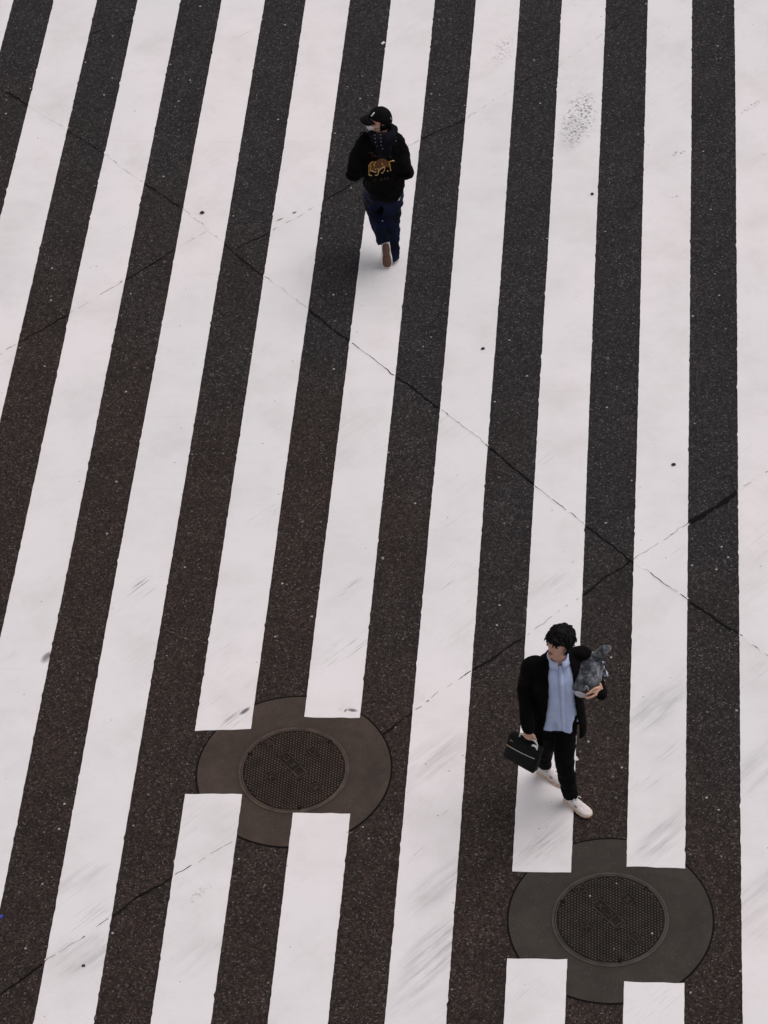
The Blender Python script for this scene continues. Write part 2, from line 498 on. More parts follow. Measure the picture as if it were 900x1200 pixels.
def stripe(i, ta, tb):
    """one painted bar between along-coordinates ta and tb; each end is (left edge, right edge)"""
    a = OFF + PER * i; b = a + WID
    L = min(tb) - max(ta); n = max(4, int(L / 0.035))
    bm = bmesh.new(); rows = []
    for j in range(n + 1):
        f = j / n
        tl = ta[0] + (tb[0] - ta[0]) * f; tr = ta[1] + (tb[1] - ta[1]) * f
        end = 0 if j in (0, n) else 1
        def wob(seed, t):
            return 0.007 * noise.noise((t * 0.35, seed, 0)) + 0.0014 * noise.noise((t * 7, seed, 3)) + end * random.uniform(-0.0016, 0.0016) + (random.uniform(-0.008, 0.005) if random.random() < 0.08 else 0)
        row = []
        for k in range(7):
            q = k / 6
            s_ = a + (b - a) * q + (wob(i * 7.1, tl) if k == 0 else wob(i * 7.1 + 3, tr) if k == 6 else 0)
            t_ = tl + (tr - tl) * q + (random.uniform(-0.004, 0.004) if not end else 0)
            row.append(NV * s_ + TV * t_)
        rows.append(row)
    top = [[bm.verts.new(p + UP * 0.008) for p in r] for r in rows]
    for r0, r1 in zip(top, top[1:]):
        for k in range(6):
            bm.faces.new((r0[k], r0[k + 1], r1[k + 1], r1[k]))
    rim = [r[0] for r in top] + top[-1][1:] + [r[-1] for r in reversed(top[:-1])] + top[0][-2:0:-1]
    low = [bm.verts.new(Vector((v.co.x, v.co.y, 0.0015))) for v in rim]
    for k in range(len(rim)):
        j = (k + 1) % len(rim)
        bm.faces.new((rim[k], rim[j], low[j], low[k]))
    o = obj('road_marking', bm, M_PAINT, smooth=False, kind='structure')
    PAINTED.append((a, b, max(ta), min(tb)))
    return o


def tof(px):
    return stripe_coord(at(*px))[1]


for i in range(-3, 14):
    if i in CUTS:
        (ul, ur), (dl, dr) = CUTS[i]
        stripe(i, (tof(ul), tof(ur)), (T1, T1)); stripe(i, (T0, T0), (tof(dl), tof(dr)))
    else:
        stripe(i, (T0, T0), (T1, T1))


def on_paint(p):
    s_, t_ = stripe_coord(p)
    return any(a <= s_ <= b and ta <= t_ <= tb for a, b, ta, tb in PAINTED)


# slab joints: dark where the asphalt is bare, a broken hairline where paint bridges them
M_HAIRLINE = plain('paint_crack', (0.33, 0.28, 0.27), 0.8)


def joint(pts, width, dash=0.5, seed=0, closed=False):
    W = [at(*p) if not isinstance(p, Vector) else p for p in pts]
    line = []
    for a, b in zip(W, W[1:]):
        n = max(1, int((b - a).length / 0.028))
        for j in range(n):
            line.append(a + (b - a) * (j / n))
    line.append(W[-1])
    bm = bmesh.new(); br = bmesh.new(); bh = bmesh.new(); prev = None; pr = None; ph = None; run = 0; on = False
    for j, p in enumerate(line):
        d = (line[min(j + 1, len(line) - 1)] - line[max(j - 1, 0)]).normalized(); nrm = Vector((-d.y, d.x, 0))
        q = p + nrm * (0.020 * noise.noise((j * 0.11, seed, 0)) + 0.012 * noise.noise((j * 0.45, seed, 5)) + random.uniform(-0.0025, 0.0025))
        w = 1.05 * width * (0.78 + 0.9 * noise.noise((j * 0.16, seed, 9)) + random.uniform(-0.3, 0.3))
        w = max(w, width * 0.25)
        pt = on_paint(q)
        if pt:
            w *= 0.42
            if run <= 0:
                on = random.random() < dash; run = random.randint(1, 3) if on else random.randint(1, 4)
            run -= 1
        else:
            on = True
        z = 0.0105 if pt else 0.006
        cur = None
        if on:
            cur = (bm.verts.new(q + nrm * w / 2 + UP * z), bm.verts.new(q - nrm * w / 2 + UP * z), pt)
            if prev and prev[2] == pt:
                bm.faces.new((prev[0], prev[1], cur[1], cur[0]))
        prev = cur
        ch = None
        if pt and random.random() < 0.5 + dash * 0.6:
            hw_ = max(0.0016, width * 0.16 * random.uniform(0.5, 1.3))
            ch = (bh.verts.new(q + nrm * hw_ + UP * 0.0100), bh.verts.new(q - nrm * hw_ + UP * 0.0100))
            if ph:
                bh.faces.new((ph[0], ph[1], ch[1], ch[0]))
        ph = ch
        cr = None
        if pt:
            h = width * 0.9
            cr = [br.verts.new(q + nrm * h + UP * 0.0085), br.verts.new(q + nrm * (h * 0.45) + UP * 0.0095), br.verts.new(q - nrm * (h * 0.45) + UP * 0.0095), br.verts.new(q - nrm * h + UP * 0.0085)]
            if pr:
                for k in range(3):
                    br.faces.new((pr[k], pr[k + 1], cr[k + 1], cr[k]))
        pr = cr
    o = obj('road_joint_line', bm, M_GAP, smooth=False, kind='structure')
    if len(bh.faces):
        obj('road_joint_line', bh, M_HAIRLINE, smooth=False, kind='structure')
    else:
        bh.free()
    if len(br.faces):
        obj('road_joint_surface', br, M_PAINT, smooth=False, kind='structure')
    else:
        br.free()
    return o


joint([(-60, 68), (0, 103), (34, 124)], 0.017, 0.3, 1)
joint([(34, 124), (55, 138), (110, 172), (167, 214)], 0.008, 0.12, 2)
joint([(167, 214), (215, 245), (265, 288), (300, 318), (330, 338), (360, 362)], 0.012, 0.3, 3)
joint([(360, 362), (410, 401), (465, 442), (520, 483), (575, 525), (627, 570), (685, 615), (743, 660)], 0.017, 0.75, 4)
joint([(743, 660), (806, 703), (866, 745), (900, 769), (960, 812)], 0.018, 0.45, 5)
joint([(960, 520), (900, 553), (866, 575)], 0.016, 0.25, 6)
joint([(866, 575), (840, 594), (806, 614)], 0.048, 0.5, 7)
joint([(806, 614), (775, 636), (743, 655), (683, 697), (618, 745), (555, 785), (487, 832), (449, 860)], 0.018, 0.35, 8)
joint([(276, 985), (240, 1006), (198, 1030), (160, 1053), (128, 1078), (88, 1104), (50, 1130), (0, 1166), (-60, 1205)], 0.016, 0.4, 9)
joint([(-50, 448), (22, 402), (52, 385), (80, 369), (115, 348), (147, 329), (205, 293)], 0.013, 0.4, 10)
joint([(205, 293), (245, 270)], 0.006, 0.1, 11)
joint([(278, 291), (300, 281), (317, 272)], 0.010, 0.4, 12)
joint([(317, 272), (345, 258), (375, 238), (400, 224), (425, 208), (455, 190), (480, 172), (500, 160), (545, 140)], 0.010, 0.35, 13)
joint([(545, 140), (600, 106), (620, 92), (655, 77)], 0.007, 0.2, 14)
joint([(655, 77), (700, 45), (742, 16)], 0.004, 0.1, 15)
joint([(104, 41), (140, 28), (160, 22)], 0.006, 0.2, 16)

# ------------------------------------------------------------------ manholes
C1, C2 = Vector((-0.857, 15.845, 0)), Vector((1.450, 14.166, 0))
RC = (0.7690, 0.7680)


def disc_rings(bm, c, prof, n=96, wob=0.0):
    """prof = [(r, z)...] from outside to inside; last closes with a face"""
    rings = []
    for r, z in prof:
        rings.append([c + Vector((cos(2 * pi * i / n) * r * (1 + wob * noise.noise((i * 0.15, r, c.x))), sin(2 * pi * i / n) * r * (1 + wob * noise.noise((i * 0.15, r, c.x))), z)) for i in range(n)])
    return rings


def annulus(bm, c, r0, r1, z0, z1, n=120):
    R = [[bm.verts.new(c + Vector((cos(2 * pi * i / n) * r, sin(2 * pi * i / n) * r, z))) for i in range(n)] for r, z in ((r0, z0), (r0, z1), (r1, z1), (r1, z0))]
    for k in range(4):
        for i in range(n):
            j = (i + 1) % n
            bm.faces.new((R[k][i], R[k][j], R[(k + 1) % 4][j], R[(k + 1) % 4][i]))


def stroke(bm, pts, w, h, z):
    for a, b in zip(pts, pts[1:]):
        d = (b - a)
        if d.length < 1e-5:
            continue
        u = d / 2; v = Vector((-d.y, d.x, 0)).normalized() * w / 2
        slab(bm, (a + b) / 2 + UP * (z + h / 2), u + d.normalized() * w * 0.3, v, UP * h / 2)


def loc1(x, y):   # a mark's place on the first cover, from its enlarged view
    p = at(285 + x / 7.5, 850 + y / 7.5) - C1
    p.z = 0
    return p


GL = {
    'box': [[(-1, -1), (1, -1), (1, 1), (-1, 1), (-1, -1)]],
    'hexa': [[(-0.6, -1), (0.6, -1), (1, 0), (0.6, 1), (-0.6, 1), (-1, 0), (-0.6, -1)]],
    'eight': [[(-.7, -.5), (-.1, -.5), (-.1, .5), (-.7, .5), (-.7, -.5)], [(.1, -.5), (.7, -.5), (.7, .5), (.1, .5), (.1, -.5)], [(-.7, 0), (.7, 0)]],
    'kay': [[(-.4, -.6), (-.4, .6)], [(.4, .6), (-.3, 0), (.4, -.6)]],
    'sun': [[(-.5, -.5), (.5, .5)], [(-.5, .5), (.5, -.5)], [(0, -.7), (0, .7)]],
    'bar': [[(-.5, .6), (.5, .6)], [(.5, .6), (.5, -.6)], [(-.5, -.4), (.3, -.4)]],
}


def manhole(c, rc, label_cover, label_collar, mat, dark, glyphs, seed):
    col = empty('manhole_collar', c, label_collar, 'manhole surround', 'round mortar collars around the manhole covers')
    bm = bmesh.new(); annulus(bm, Vector(), 0.4405, rc - 0.010, 0.0, 0.0042)
    obj('mortar_ring', bm, M_COLLAR2 if dark else M_COLLAR, col, smooth=False)
    bm = bmesh.new(); annulus(bm, Vector(), rc - 0.0085, rc + 0.004, 0.0, 0.0035)
    obj('joint_gap', bm, M_GAP, col, smooth=False)
    bm = bmesh.new(); annulus(bm, Vector(), 0.4175, 0.4385, 0.0, 0.0070)
    fr = obj('frame_ring', bm, M_IRON if not dark else M_IRON_DARK, col, smooth=False)
    cv = empty('manhole_cover', c, label_cover, 'manhole cover', 'cast iron manhole covers in the crossing')
    bm = bmesh.new()
    rings = [[Vector((cos(2 * pi * i / 120) * r, sin(2 * pi * i / 120) * r, z)) for i in range(120)] for r, z in ((0.4155, 0.0), (0.4155, 0.0055), (0.411, 0.0075), (0.404, 0.0075), (0.402, 0.0028))]
    skin(bm, rings, True, True)
    marks = []
    cart = [loc1(300, 285), loc1(378, 232), loc1(575, 425), loc1(492, 478)]
    cc = sum(cart, Vector()) / 4
    ex = ((cart[2] - cart[1]) + (cart[3] - cart[0])).normalized(); ey = Vector((-ex.y, ex.x, 0))
    hx = ((cart[2] - cart[1]).length + (cart[3] - cart[0]).length) / 4; hy = ((cart[0] - cart[1]).length + (cart[3] - cart[2]).length) / 4
    spots = [loc1(215, 148), loc1(605, 240), loc1(250, 465), loc1(640, 555)]
    rot = atan2(ex.y, ex.x)
    def blocked(p):
        q = p - cc
        if abs(q.dot(ex)) < hx + 0.01 and abs(q.dot(ey)) < hy + 0.01:
            return True
        return any((p - s_).length < 0.058 for s_ in spots)
    # raised studs in a triangular grid, one casting with the plate
    pitch = 0.0255; ga = radians(24)
    for a in range(-36, 37):
        for b in range(-36, 37):
            x = (a + 0.5 * (b % 2)) * pitch; y = b * pitch * 0.866
            p = Vector((x * cos(ga) - y * sin(ga), x * sin(ga) + y * cos(ga), 0))
            if p.length > 0.390 or blocked(p):
                continue
            r0, r1 = 0.0100, 0.0066
            skin(bm, [[p + Vector((cos(k * pi / 3 + ga) * r, sin(k * pi / 3 + ga) * r, z)) for k in range(6)] for r, z in ((r0, 0.0026), (r1, 0.0085))], False, True)
    bmesh.ops.recalc_face_normals(bm, faces=bm.faces[:])
    pl_ = obj('cover_plate', bm, mat, cv, smooth=False)
    pl_.data.materials.append(M_GRIME)
    for p in pl_.data.polygons:
        if p.center.z < 0.0030 and Vector((p.center.x, p.center.y)).length < 0.402:
            p.material_index = 1
    bm = bmesh.new()
    P = lambda o_, a, b, s_: o_ + ex * a * s_ + ey * b * s_
    fr_ = [cc + ex * hx * a + ey * hy * b for a, b in ((-1, -.6), (-.9, -1), (.9, -1), (1, -.6), (1, .6), (.9, 1), (-.9, 1), (-1, .6), (-1, -.6))]
    stroke(bm, fr_, 0.005, 0.0048, 0.0026)
    for q, g in zip((-0.58, 0.0, 0.58), glyphs[:3]):
        for s_ in GL[g]:
            stroke(bm, [P(cc + ex * hx * q, a, b, hy * 0.8) for a, b in s_], 0.005, 0.0048, 0.0026)
    obj('raised_emblem', bm, mat, cv, smooth=False)
    for p, g, f in zip(spots, glyphs[3:], ('hexa', 'box', 'hexa', 'hexa')):
        bm = bmesh.new()
        for s_ in GL[f]:
            stroke(bm, [P(p, a, b, 0.046) for a, b in s_], 0.004, 0.0045, 0.0026)
        for s_ in GL[g]:
            stroke(bm, [P(p, a, b, 0.042) for a, b in s_], 0.005, 0.0045, 0.0026)
        obj('raised_character', bm, mat, cv, smooth=False)
    for (x, y) in ((286.5, 881.8), (390.5, 866.5), (350.0, 943.6)):
        p = at(x, y) - C1; p.z = 0
        p = p.normalized() * 0.392; d = p.normalized(); e = Vector((-d.y, d.x, 0))
        bm = bmesh.new(); slab(bm, p + UP * 0.0079, d * 0.018, e * 0.008, UP * 0.0012)
        obj('key_slot', bm, M_GAP, cv, smooth=False)
    return col, cv


manhole(C1, RC[0], 'brown studded iron manhole cover further from the man with the briefcase', 'brown mortar collar around the brown studded cover, further from the man with the briefcase', M_IRON, False, ('bar', 'sun', 'box', 'eight', 'bar', 'kay', 'sun'), 1)
manhole(C2, RC[1], 'blackish studded iron manhole cover just in front of the man with the briefcase', 'grey mortar collar around the blackish cover in front of the man with the briefcase', M_IRON_DARK, True, ('kay', 'bar', 'box', 'kay', 'sun', 'kay', 'bar'), 2)


# ------------------------------------------------------------------ people: shared pieces
def frame(f, loc, pitch=0.0, tilt=0.0):
    """columns right, forward, up; pitch > 0 bows the head"""
    f = f.normalized(); r = f.cross(UP).normalized(); u = r.cross(f)
    M = Matrix.Identity(4)
    R = Matrix.Rotation(-pitch, 3, r)
    f2, u2 = R @ f, R @ u
    R2 = Matrix.Rotation(tilt, 3, f2)
    r2, u2 = R2 @ r, R2 @ u2
    for i in range(3):
        M[i][0] = r2[i]; M[i][1] = f2[i]; M[i][2] = u2[i]; M[i][3] = loc[i]
    return M


def head_point(d, grow=0.0):
    x, y, z = d.x * (0.075 + grow), d.y * (0.097 + grow), d.z * (0.118 + grow)
    if d.z < 0:
        t = -d.z
        x *= 1 - 0.30 * t * t
        y *= (1 - 0.06 * t) if d.y > 0 else (1 - 0.42 * t)
        if d.y > 0:
            y += 0.012 * t * d.y
    if d.y > 0.5 and abs(d.z) < 0.75:
        y -= 0.006 * (d.y - 0.5) / 0.5
    for sx in (-1, 1):
        r2 = ((x - sx * 0.031) / 0.017) ** 2 + ((z - 0.004) / 0.012) ** 2
        if d.y > 0:
            y -= 0.008 * exp(-r2)
        r2 = ((x - sx * 0.028) / 0.024) ** 2 + ((z - 0.024) / 0.008) ** 2
        if d.y > 0:
            y += 0.003 * exp(-r2)
    return Vector((x, y, z))


def add_head(bm, M):
    rings = []
    nu, nv = 40, 30
    for j in range(1, nv):
        ph = -pi / 2 + pi * j / nv
        rings.append([M @ head_point(Vector((cos(2 * pi * i / nu) * cos(ph), sin(2 * pi * i / nu) * cos(ph), sin(ph)))) for i in range(nu)])
    skin(bm, rings)
    L = lambda x, y, z: M @ Vector((x, y, z))
    D = lambda x, y, z: M.to_3x3() @ Vector((x, y, z))
    tube(bm, [L(0, 0.084, 0.018), L(0, 0.096, -0.005), L(0, 0.107, -0.026)], [0.008, 0.010, 0.012], 10)
    for sx in (-1, 1):
        ball(bm, L(sx * 0.010, 0.096, -0.030), D(0.010, 0, 0), D(0, 0.010, 0), D(0, 0, 0.008), 10, 6)
        ball(bm, L(sx * 0.077, -0.008, -0.006), D(sx * 0.010, -0.004, 0), D(0.006, 0.019, 0), D(0, -0.006, 0.033), 12, 8)
    ball(bm, L(0, 0.086, -0.058), D(0.024, 0, 0), D(0, 0.010, 0), D(0, 0, 0.010), 12, 6)
    ball(bm, L(0, 0.080, -0.096), D(0.022, 0, 0), D(0, 0.016, 0), D(0, 0, 0.014), 12, 6)


def face_parts(M, who, base):
    L = lambda x, y, z: M @ Vector((x, y, z)); D = lambda x, y, z: M.to_3x3() @ Vector((x, y, z))
    for sx in (-1, 1):
        bm = bmesh.new(); ball(bm, L(sx * 0.031, 0.0775, 0.003), D(0.0125, 0, 0), D(0, 0.006, 0), D(0, 0, 0.0055), 12, 8)
        obj('eye', bm, M_EYE, who, base)
        bm = bmesh.new(); tube(bm, [L(sx * 0.014, 0.0915, 0.021), L(sx * 0.030, 0.088, 0.026), L(sx * 0.047, 0.077, 0.022)], [0.0035, 0.0042, 0.002], 8, k=3)
        obj('eyebrow', bm, M_HAIR, who, base)
    bm = bmesh.new()
    tube(bm, [L(-0.022, 0.0865, -0.058), L(-0.006, 0.0955, -0.0545), L(0.006, 0.0955, -0.0545), L(0.022, 0.0865, -0.058)], [0.002, 0.0048, 0.0048, 0.002], 8, k=3)
    tube(bm, [L(-0.018, 0.0868, -0.063), L(0, 0.0955, -0.066), L(0.018, 0.0868, -0.063)], [0.002, 0.0055, 0.002], 8, k=4)
    obj('lips', bm, M_LIP, who, base)


def add_hand(bm, wrist, d, n, curl=(0.3, 0.5, 0.4), sc=1.0, thumb=1, spread=0.06):
    """palm and five fingers; d points to the fingertips, n is the way the palm faces, thumb = +1 / -1 side along d x n"""
    d = d.normalized(); n = (n - d * n.dot(d)).normalized(); s_ = d.cross(n)
    tube(bm, [wrist - d * 0.03, wrist, wrist + d * 0.035 * sc, wrist + d * 0.085 * sc], [(0.027, 0.020), (0.027, 0.019), (0.038 * sc, 0.016), (0.041 * sc, 0.014)], 14, ref=s_)
    for i, (o_, ln) in enumerate(((0.031, 0.92), (0.0105, 1.0), (-0.0105, 0.95), (-0.031, 0.76))):
        o_ *= thumb
        p = wrist + d * (0.082 if i in (1, 2) else 0.076) * sc + s_ * o_ * sc
        dd = (d + s_ * spread * (o_ / 0.031)).normalized(); ax = dd.cross(n).normalized()
        pts = [p - d * 0.02, p]
        for c_, l_ in zip(curl, (0.040, 0.027, 0.021)):
            dd = Matrix.Rotation(c_, 3, ax) @ dd
            if dd.dot(n) < 0 and c_ > 0 and len(pts) == 2:
                ax = -ax; dd = Matrix.Rotation(2 * c_, 3, ax) @ dd
            p = p + dd * l_ * ln * sc; pts.append(p)
        tube(bm, pts, [0.0105 * sc, 0.0103 * sc, 0.0095 * sc, 0.0088 * sc, 0.0078 * sc], 10)
    b = wrist + d * 0.022 * sc + s_ * thumb * 0.022 * sc
    t = (s_ * thumb * 0.75 + d * 0.75 + n * 0.35).normalized(); t2 = (s_ * thumb * 0.15 + d * 0.9 + n * 0.55).normalized()
    tube(bm, [b, b + t * 0.040 * sc, b + t * 0.040 * sc + t2 * 0.032 * sc, b + t * 0.040 * sc + t2 * 0.056 * sc], [0.015 * sc, 0.0125 * sc, 0.0105 * sc, 0.0085 * sc], 10)


def folds(amp, fx, fz, seed=0.0):
    def f(co_, n_):
        a = noise.noise((co_.x * fx, co_.y * fx, co_.z * fz + seed))
        b = noise.noise((co_.x * fx * 2.3 + 7, co_.y * fx * 2.3, co_.z * fz * 2.1 + seed))
        return amp * (a + 0.5 * b)
    return f


def add_shoe(body, sole, heel, d, length, up, roll_up=0.0, wide=0.046):
    """shoe upper and sole along d from the heel; up is the shoe's own up"""
    d = d.normalized(); s_ = d.cross(up).normalized(); u = s_.cross(d)
    prof = [(0.00, 0.024, 0.060), (0.06, 0.033, 0.082), (0.18, 0.036, 0.092), (0.32, 0.036, 0.088), (0.45, 0.039, 0.074), (0.60, 0.045, 0.062), (0.76, 0.046, 0.052), (0.90, 0.038, 0.042), (0.98, 0.022, 0.034), (1.0, 0.010, 0.028)]
    rings = []; srings = []
    for t, w, h in prof:
        w *= wide / 0.046
        c = heel + d * (t * length) + u * (0.10 * max(0, t - 0.72) ** 2 * 1.2)
        rings.append([c + s_ * (w * a) + u * (0.022 + (h - 0.022) * b) for a, b in ((-1, 0), (-1.0, 0.3), (-0.86, 0.62), (-0.55, 0.9), (0, 1.0), (0.55, 0.9), (0.86, 0.62), (1.0, 0.3), (1, 0))])
        w2 = w * 1.09 + 0.001
        srings.append([c + s_ * (w2 * a) + u * b for a, b in ((-0.94, 0.0), (-1, 0.006), (-1, 0.024), (1, 0.024), (1, 0.006), (0.94, 0.0))])
    skin(body, rings); skin(sole, srings)
    return d, s_, u


# ------------------------------------------------------------------ the man with the briefcase
B2 = at(657, 926, 0)
who2 = empty('person', B2, 'man in black coat and pale blue shirt carrying a briefcase and grey plush cushion', 'person')
aT, aW = radians(6), radians(42)
fT = Vector((sin(aT), -cos(aT), 0)); lT = Vector((cos(aT), sin(aT), 0))
fW = Vector((sin(aW), -cos(aW), 0)); lW = Vector((cos(aW), sin(aW), 0))


def q2(f, l, z):
    return B2 + fT * f + lT * l + UP * z


headM2 = frame(Vector((-0.70, -0.72, 0)), q2(0.02, 0.012, 1.722), radians(-17), radians(-5))
# limbs
shR, shL = q2(-0.01, -0.205, 1.475), q2(-0.035, 0.200, 1.490)
elR = q2(-0.05, -0.240, 1.205); wrR = at(620, 853, 0.945)
elL = q2(-0.13, 0.285, 1.225)
heelL, toeL = at(663, 936, 0), at(690.5, 957, 0)
heelR, toeR = at(631, 903, 0), at(656, 917, 0)
dL = (toeL - heelL).normalized(); dR = (toeR - heelR).normalized()
ankL = heelL + dL * 0.055 + UP * 0.10; ankR = heelR + dR * 0.055 + UP * 0.13
hipL, hipR = q2(0.0, 0.040, 0.93), q2(-0.02, -0.098, 0.93)
knL = at(661.5, 889, 0.50); knR = at(643, 868, 0.52)

# plush cushion held under the left arm (its own thing, but its place decides the hand)
pC = at(688.5, 790, 1.360)
axP = (at(697, 765, 1.48) - at(680.5, 816, 1.23))
axP_u = axP.normalized()
viewP = (CPOS - pC).normalized()
sideP = axP_u.cross(viewP).normalized(); depP = sideP.cross(axP_u).normalized()
plush = empty('plush_cushion', pC, 'grey furry plush cushion with a stubby tail held under the arm', 'plush toy')


def egg(d):
    k = 1.0 - 0.10 * d.z
    return Vector((d.x * k, d.y * k, d.z))


bm = bmesh.new(); ball(bm, pC, sideP * 0.112, depP * 0.098, axP_u * 0.172, 40, 26, egg)
fur = lambda co_, n_: 0.010 * noise.noise(co_ * 16) + 0.004 * noise.noise(co_ * 60)
pb = fused('cushion_body', bm, M_PLUSH, plush, pC, 0.006, 2, fur)
bm = bmesh.new(); ball(bm, pC - axP_u * 0.122 - depP * 0.006, sideP * 0.070, depP * 0.074, axP_u * 0.062, 32, 18)
fused('pale_belly', bm, M_PLUSHW, plush, pC, 0.006, 2, fur)
t0 = pC + axP_u * 0.135 - sideP * 0.0
tA = at(698, 772, 1.465); tB = at(703, 766, 1.51); tC = at(708.5, 761.5, 1.54); tD = at(713, 759.8, 1.55)
bm = bmesh.new(); tube(bm, [tA, tB, tC, tD], [0.046, 0.040, 0.031, 0.025], 16, k=4)
fused('tail', bm, M_PLUSH, plush, pC, 0.006, 2, fur)
tube_bm = bmesh.new()
bvP = BVHTree.FromPolygons([v.co + pC for v in pb.data.vertices], [tuple(p.vertices) for p in pb.data.polygons])


def cast(bvh, x, y, lift):
    h = bvh.ray_cast(CPOS, ray(x, y))
    return (h[0] + h[1] * lift, h[1]) if h[0] is not None else (None, None)


# small pale ear curl and the crumpled striped ribbon
bm = bmesh.new(); e0, en = cast(bvP, 687, 808, 0.004)
if e0:
    pts = [cast(bvP, 685 + 4 * t, 807.5 - 3.2 * sin(t * pi), 0.005)[0] for t in (0, .25, .5, .75, 1)]
    tube(bm, [p for p in pts if p], [0.009] * len([p for p in pts if p]), 8, k=3)
    obj('ear', bm, M_GREY, plush, pC)


def ribbon_mat():
    s = NT('striped_ribbon')
    w = s.n('ShaderNodeTexWave'); w.inputs['Scale'].default_value = 14; w.inputs['Distortion'].default_value = 3; s.put(w.inputs['Vector'], s.pos)
    col = s.mix(s.ramp(w.outputs['Fac'], 0.30, 0.42), (0.04, 0.05, 0.10), (0.62, 0.66, 0.80))
    return s.base(col, 0.7, 0.2)


bm = bmesh.new()
rib = [(705.5, 775), (708, 779), (708.5, 784), (711, 787), (710, 791), (711.5, 793), (706, 789), (704.5, 786), (702.5, 791), (703.5, 795), (701, 797), (703.8, 801), (701.5, 804)]
prevv = None
for k in range((len(rib) - 1) * 5 + 1):
    f = k / 5; i = min(int(f), len(rib) - 2); t = f - i
    x = rib[i][0] * (1 - t) + rib[i + 1][0] * t; y = rib[i][1] * (1 - t) + rib[i + 1][1] * t
    c = at(x, y, 1.385 - 0.009 * f) + viewP * 0.02 * sin(f * 2.1)
    u = (sideP * cos(f * 1.3) + viewP * sin(f * 1.3) + axP_u * 0.4).normalized() * 0.021
    nn = u.cross(axP_u).normalized() * 0.0015
    cur = [bm.verts.new(c + u + nn), bm.verts.new(c - u + nn), bm.verts.new(c - u - nn), bm.verts.new(c + u - nn)]
    if prevv:
        for j in range(4):
            bm.faces.new((prevv[j], prevv[(j + 1) % 4], cur[(j + 1) % 4], cur[j]))
    prevv = cur
obj('ribbon', bm, ribbon_mat(), plush, pC)

# body: one continuous figure
bm = bmesh.new()
tor = [(0.86, 0.150, 0.095, 0), (0.95, 0.160, 0.105, 0), (1.10, 0.136, 0.092, 0.0), (1.25, 0.150, 0.102, 0.005), (1.38, 0.165, 0.105, 0), (1.45, 0.165, 0.09, -0.01), (1.50, 0.115, 0.075, -0.015), (1.545, 0.066, 0.066, -0.012), (1.60, 0.056, 0.060, -0.005), (1.68, 0.054, 0.058, 0.0)]
skin(bm, [ell(q2(o_, 0, z), lT * a, fT * b, 24, 2.3) for z, a, b, o_ in tor])
add_head(bm, headM2)
tube(bm, [shR + lT * 0.03, elR, wrR], [0.040, 0.036, 0.026], 14, k=4)
tube(bm, [hipL, hipL * 0.5 + knL * 0.5 + fW * 0.01, knL, knL * 0.5 + ankL * 0.5 - fW * 0.01, ankL], [0.078, 0.066, 0.050, 0.046, 0.033], 14, k=4)
tube(bm, [hipR, hipR * 0.5 + knR * 0.5 + fW * 0.01, knR, knR * 0.5 + ankR * 0.5 - fW * 0.01, ankR], [0.078, 0.066, 0.050, 0.046, 0.033], 14, k=4)
for a, d in ((ankL, dL), (ankR, dR)):
    tube(bm, [a, a - UP * 0.045 + d * 0.01, Vector((a.x, a.y, 0.042)) + d * 0.07], [0.030, 0.023, 0.012], 12)
# right hand closed round the case's handle
caseL, caseR = at(599, 857.5, 0.825), at(635.5, 878, 0.825)
cu = (caseR - caseL).normalized()
cn = Vector((cu.y, -cu.x, 0)).normalized()
if cn.y > 0:
    cn = -cn
hcen = caseL + (caseR - caseL) * 0.56
grip = hcen + UP * 0.058
hw = grip + UP * 0.088 - cn * 0.002
wrR = hw
add_hand(bm, hw, Vector((0.0, 0, -1)) + cn * 0.22, -cn + cu * 0.1, (0.75, 1.35, 1.0), 1.0, 1 if (Vector((0, 0, -1)).cross(-cn)).dot(cu) > 0 else -1, 0.02)
tube(bm, [elR, hw], [0.034, 0.026], 14, k=4)
# left hand spread over the cushion: finger paths follow its surface
fing = [[(702.0, 805.5), (697.5, 805.5), (693.5, 808.0), (690.2, 810.5)], [(701.0, 808.5), (696.0, 809.0), (691.0, 811.0), (686.8, 812.6)],
        [(699.5, 811.5), (694.5, 813.0), (689.5, 814.8), (685.2, 816.6)], [(698.0, 814.0), (694.5, 816.0), (691.5, 817.3), (688.0, 818.6)]]


def over(x, y, lift):
    p, n_ = cast(bvP, x, y, lift)
    if p is None or n_.dot((CPOS - p).normalized()) < 0.15:
        # past the cushion's rim: keep on at the rim's distance
        best = bvP.find_nearest(pC + (at(x, y, pC.z) - pC))
        dist = (pC - CPOS).length - 0.035
        return CPOS + ray(x, y) * dist
    return p


knk = []
for path, r in zip(fing, (0.0098, 0.0102, 0.0098, 0.0085)):
    pts = [over(x, y, 0.009) for x, y in path]
    knk.append(pts[0])
    tube(bm, pts, [r * 1.08, r * 1.04, r, r * 0.85], 10, k=3)
kc = sum(knk, Vector()) / 4
wrL = at(704.5, 813.5, 1.2); wrL = CPOS + (wrL - CPOS).normalized() * ((kc - CPOS).length + 0.035)
for p in knk:
    tube(bm, [p, p * 0.45 + wrL * 0.55, wrL], [0.0115, 0.014, 0.018], 10)
th = over(703.5, 801.5, 0.01)
tube(bm, [wrL, wrL * 0.5 + th * 0.5 + sideP * 0.006, th], [0.017, 0.013, 0.010], 10)
tube(bm, [shL - lT * 0.03, elL, wrL], [0.040, 0.036, 0.026], 14, k=4)
fused('body', bm, M_SKIN, who2, B2, 0.005, 2)
face_parts(headM2, who2, B2)

# hair: a cap of hair with loose tapering locks
bm = bmesh.new()
R3 = headM2.to_3x3()


def hairline(d):
    """lowest unit-z that still carries hair for a direction"""
    f = d.y / max(1e-6, sqrt(d.x ** 2 + d.y ** 2))
    return 0.30 if f > 0.55 else (0.30 - (0.55 - f) * 0.75 if f > -0.1 else -0.35 - 0.15 * (-f))


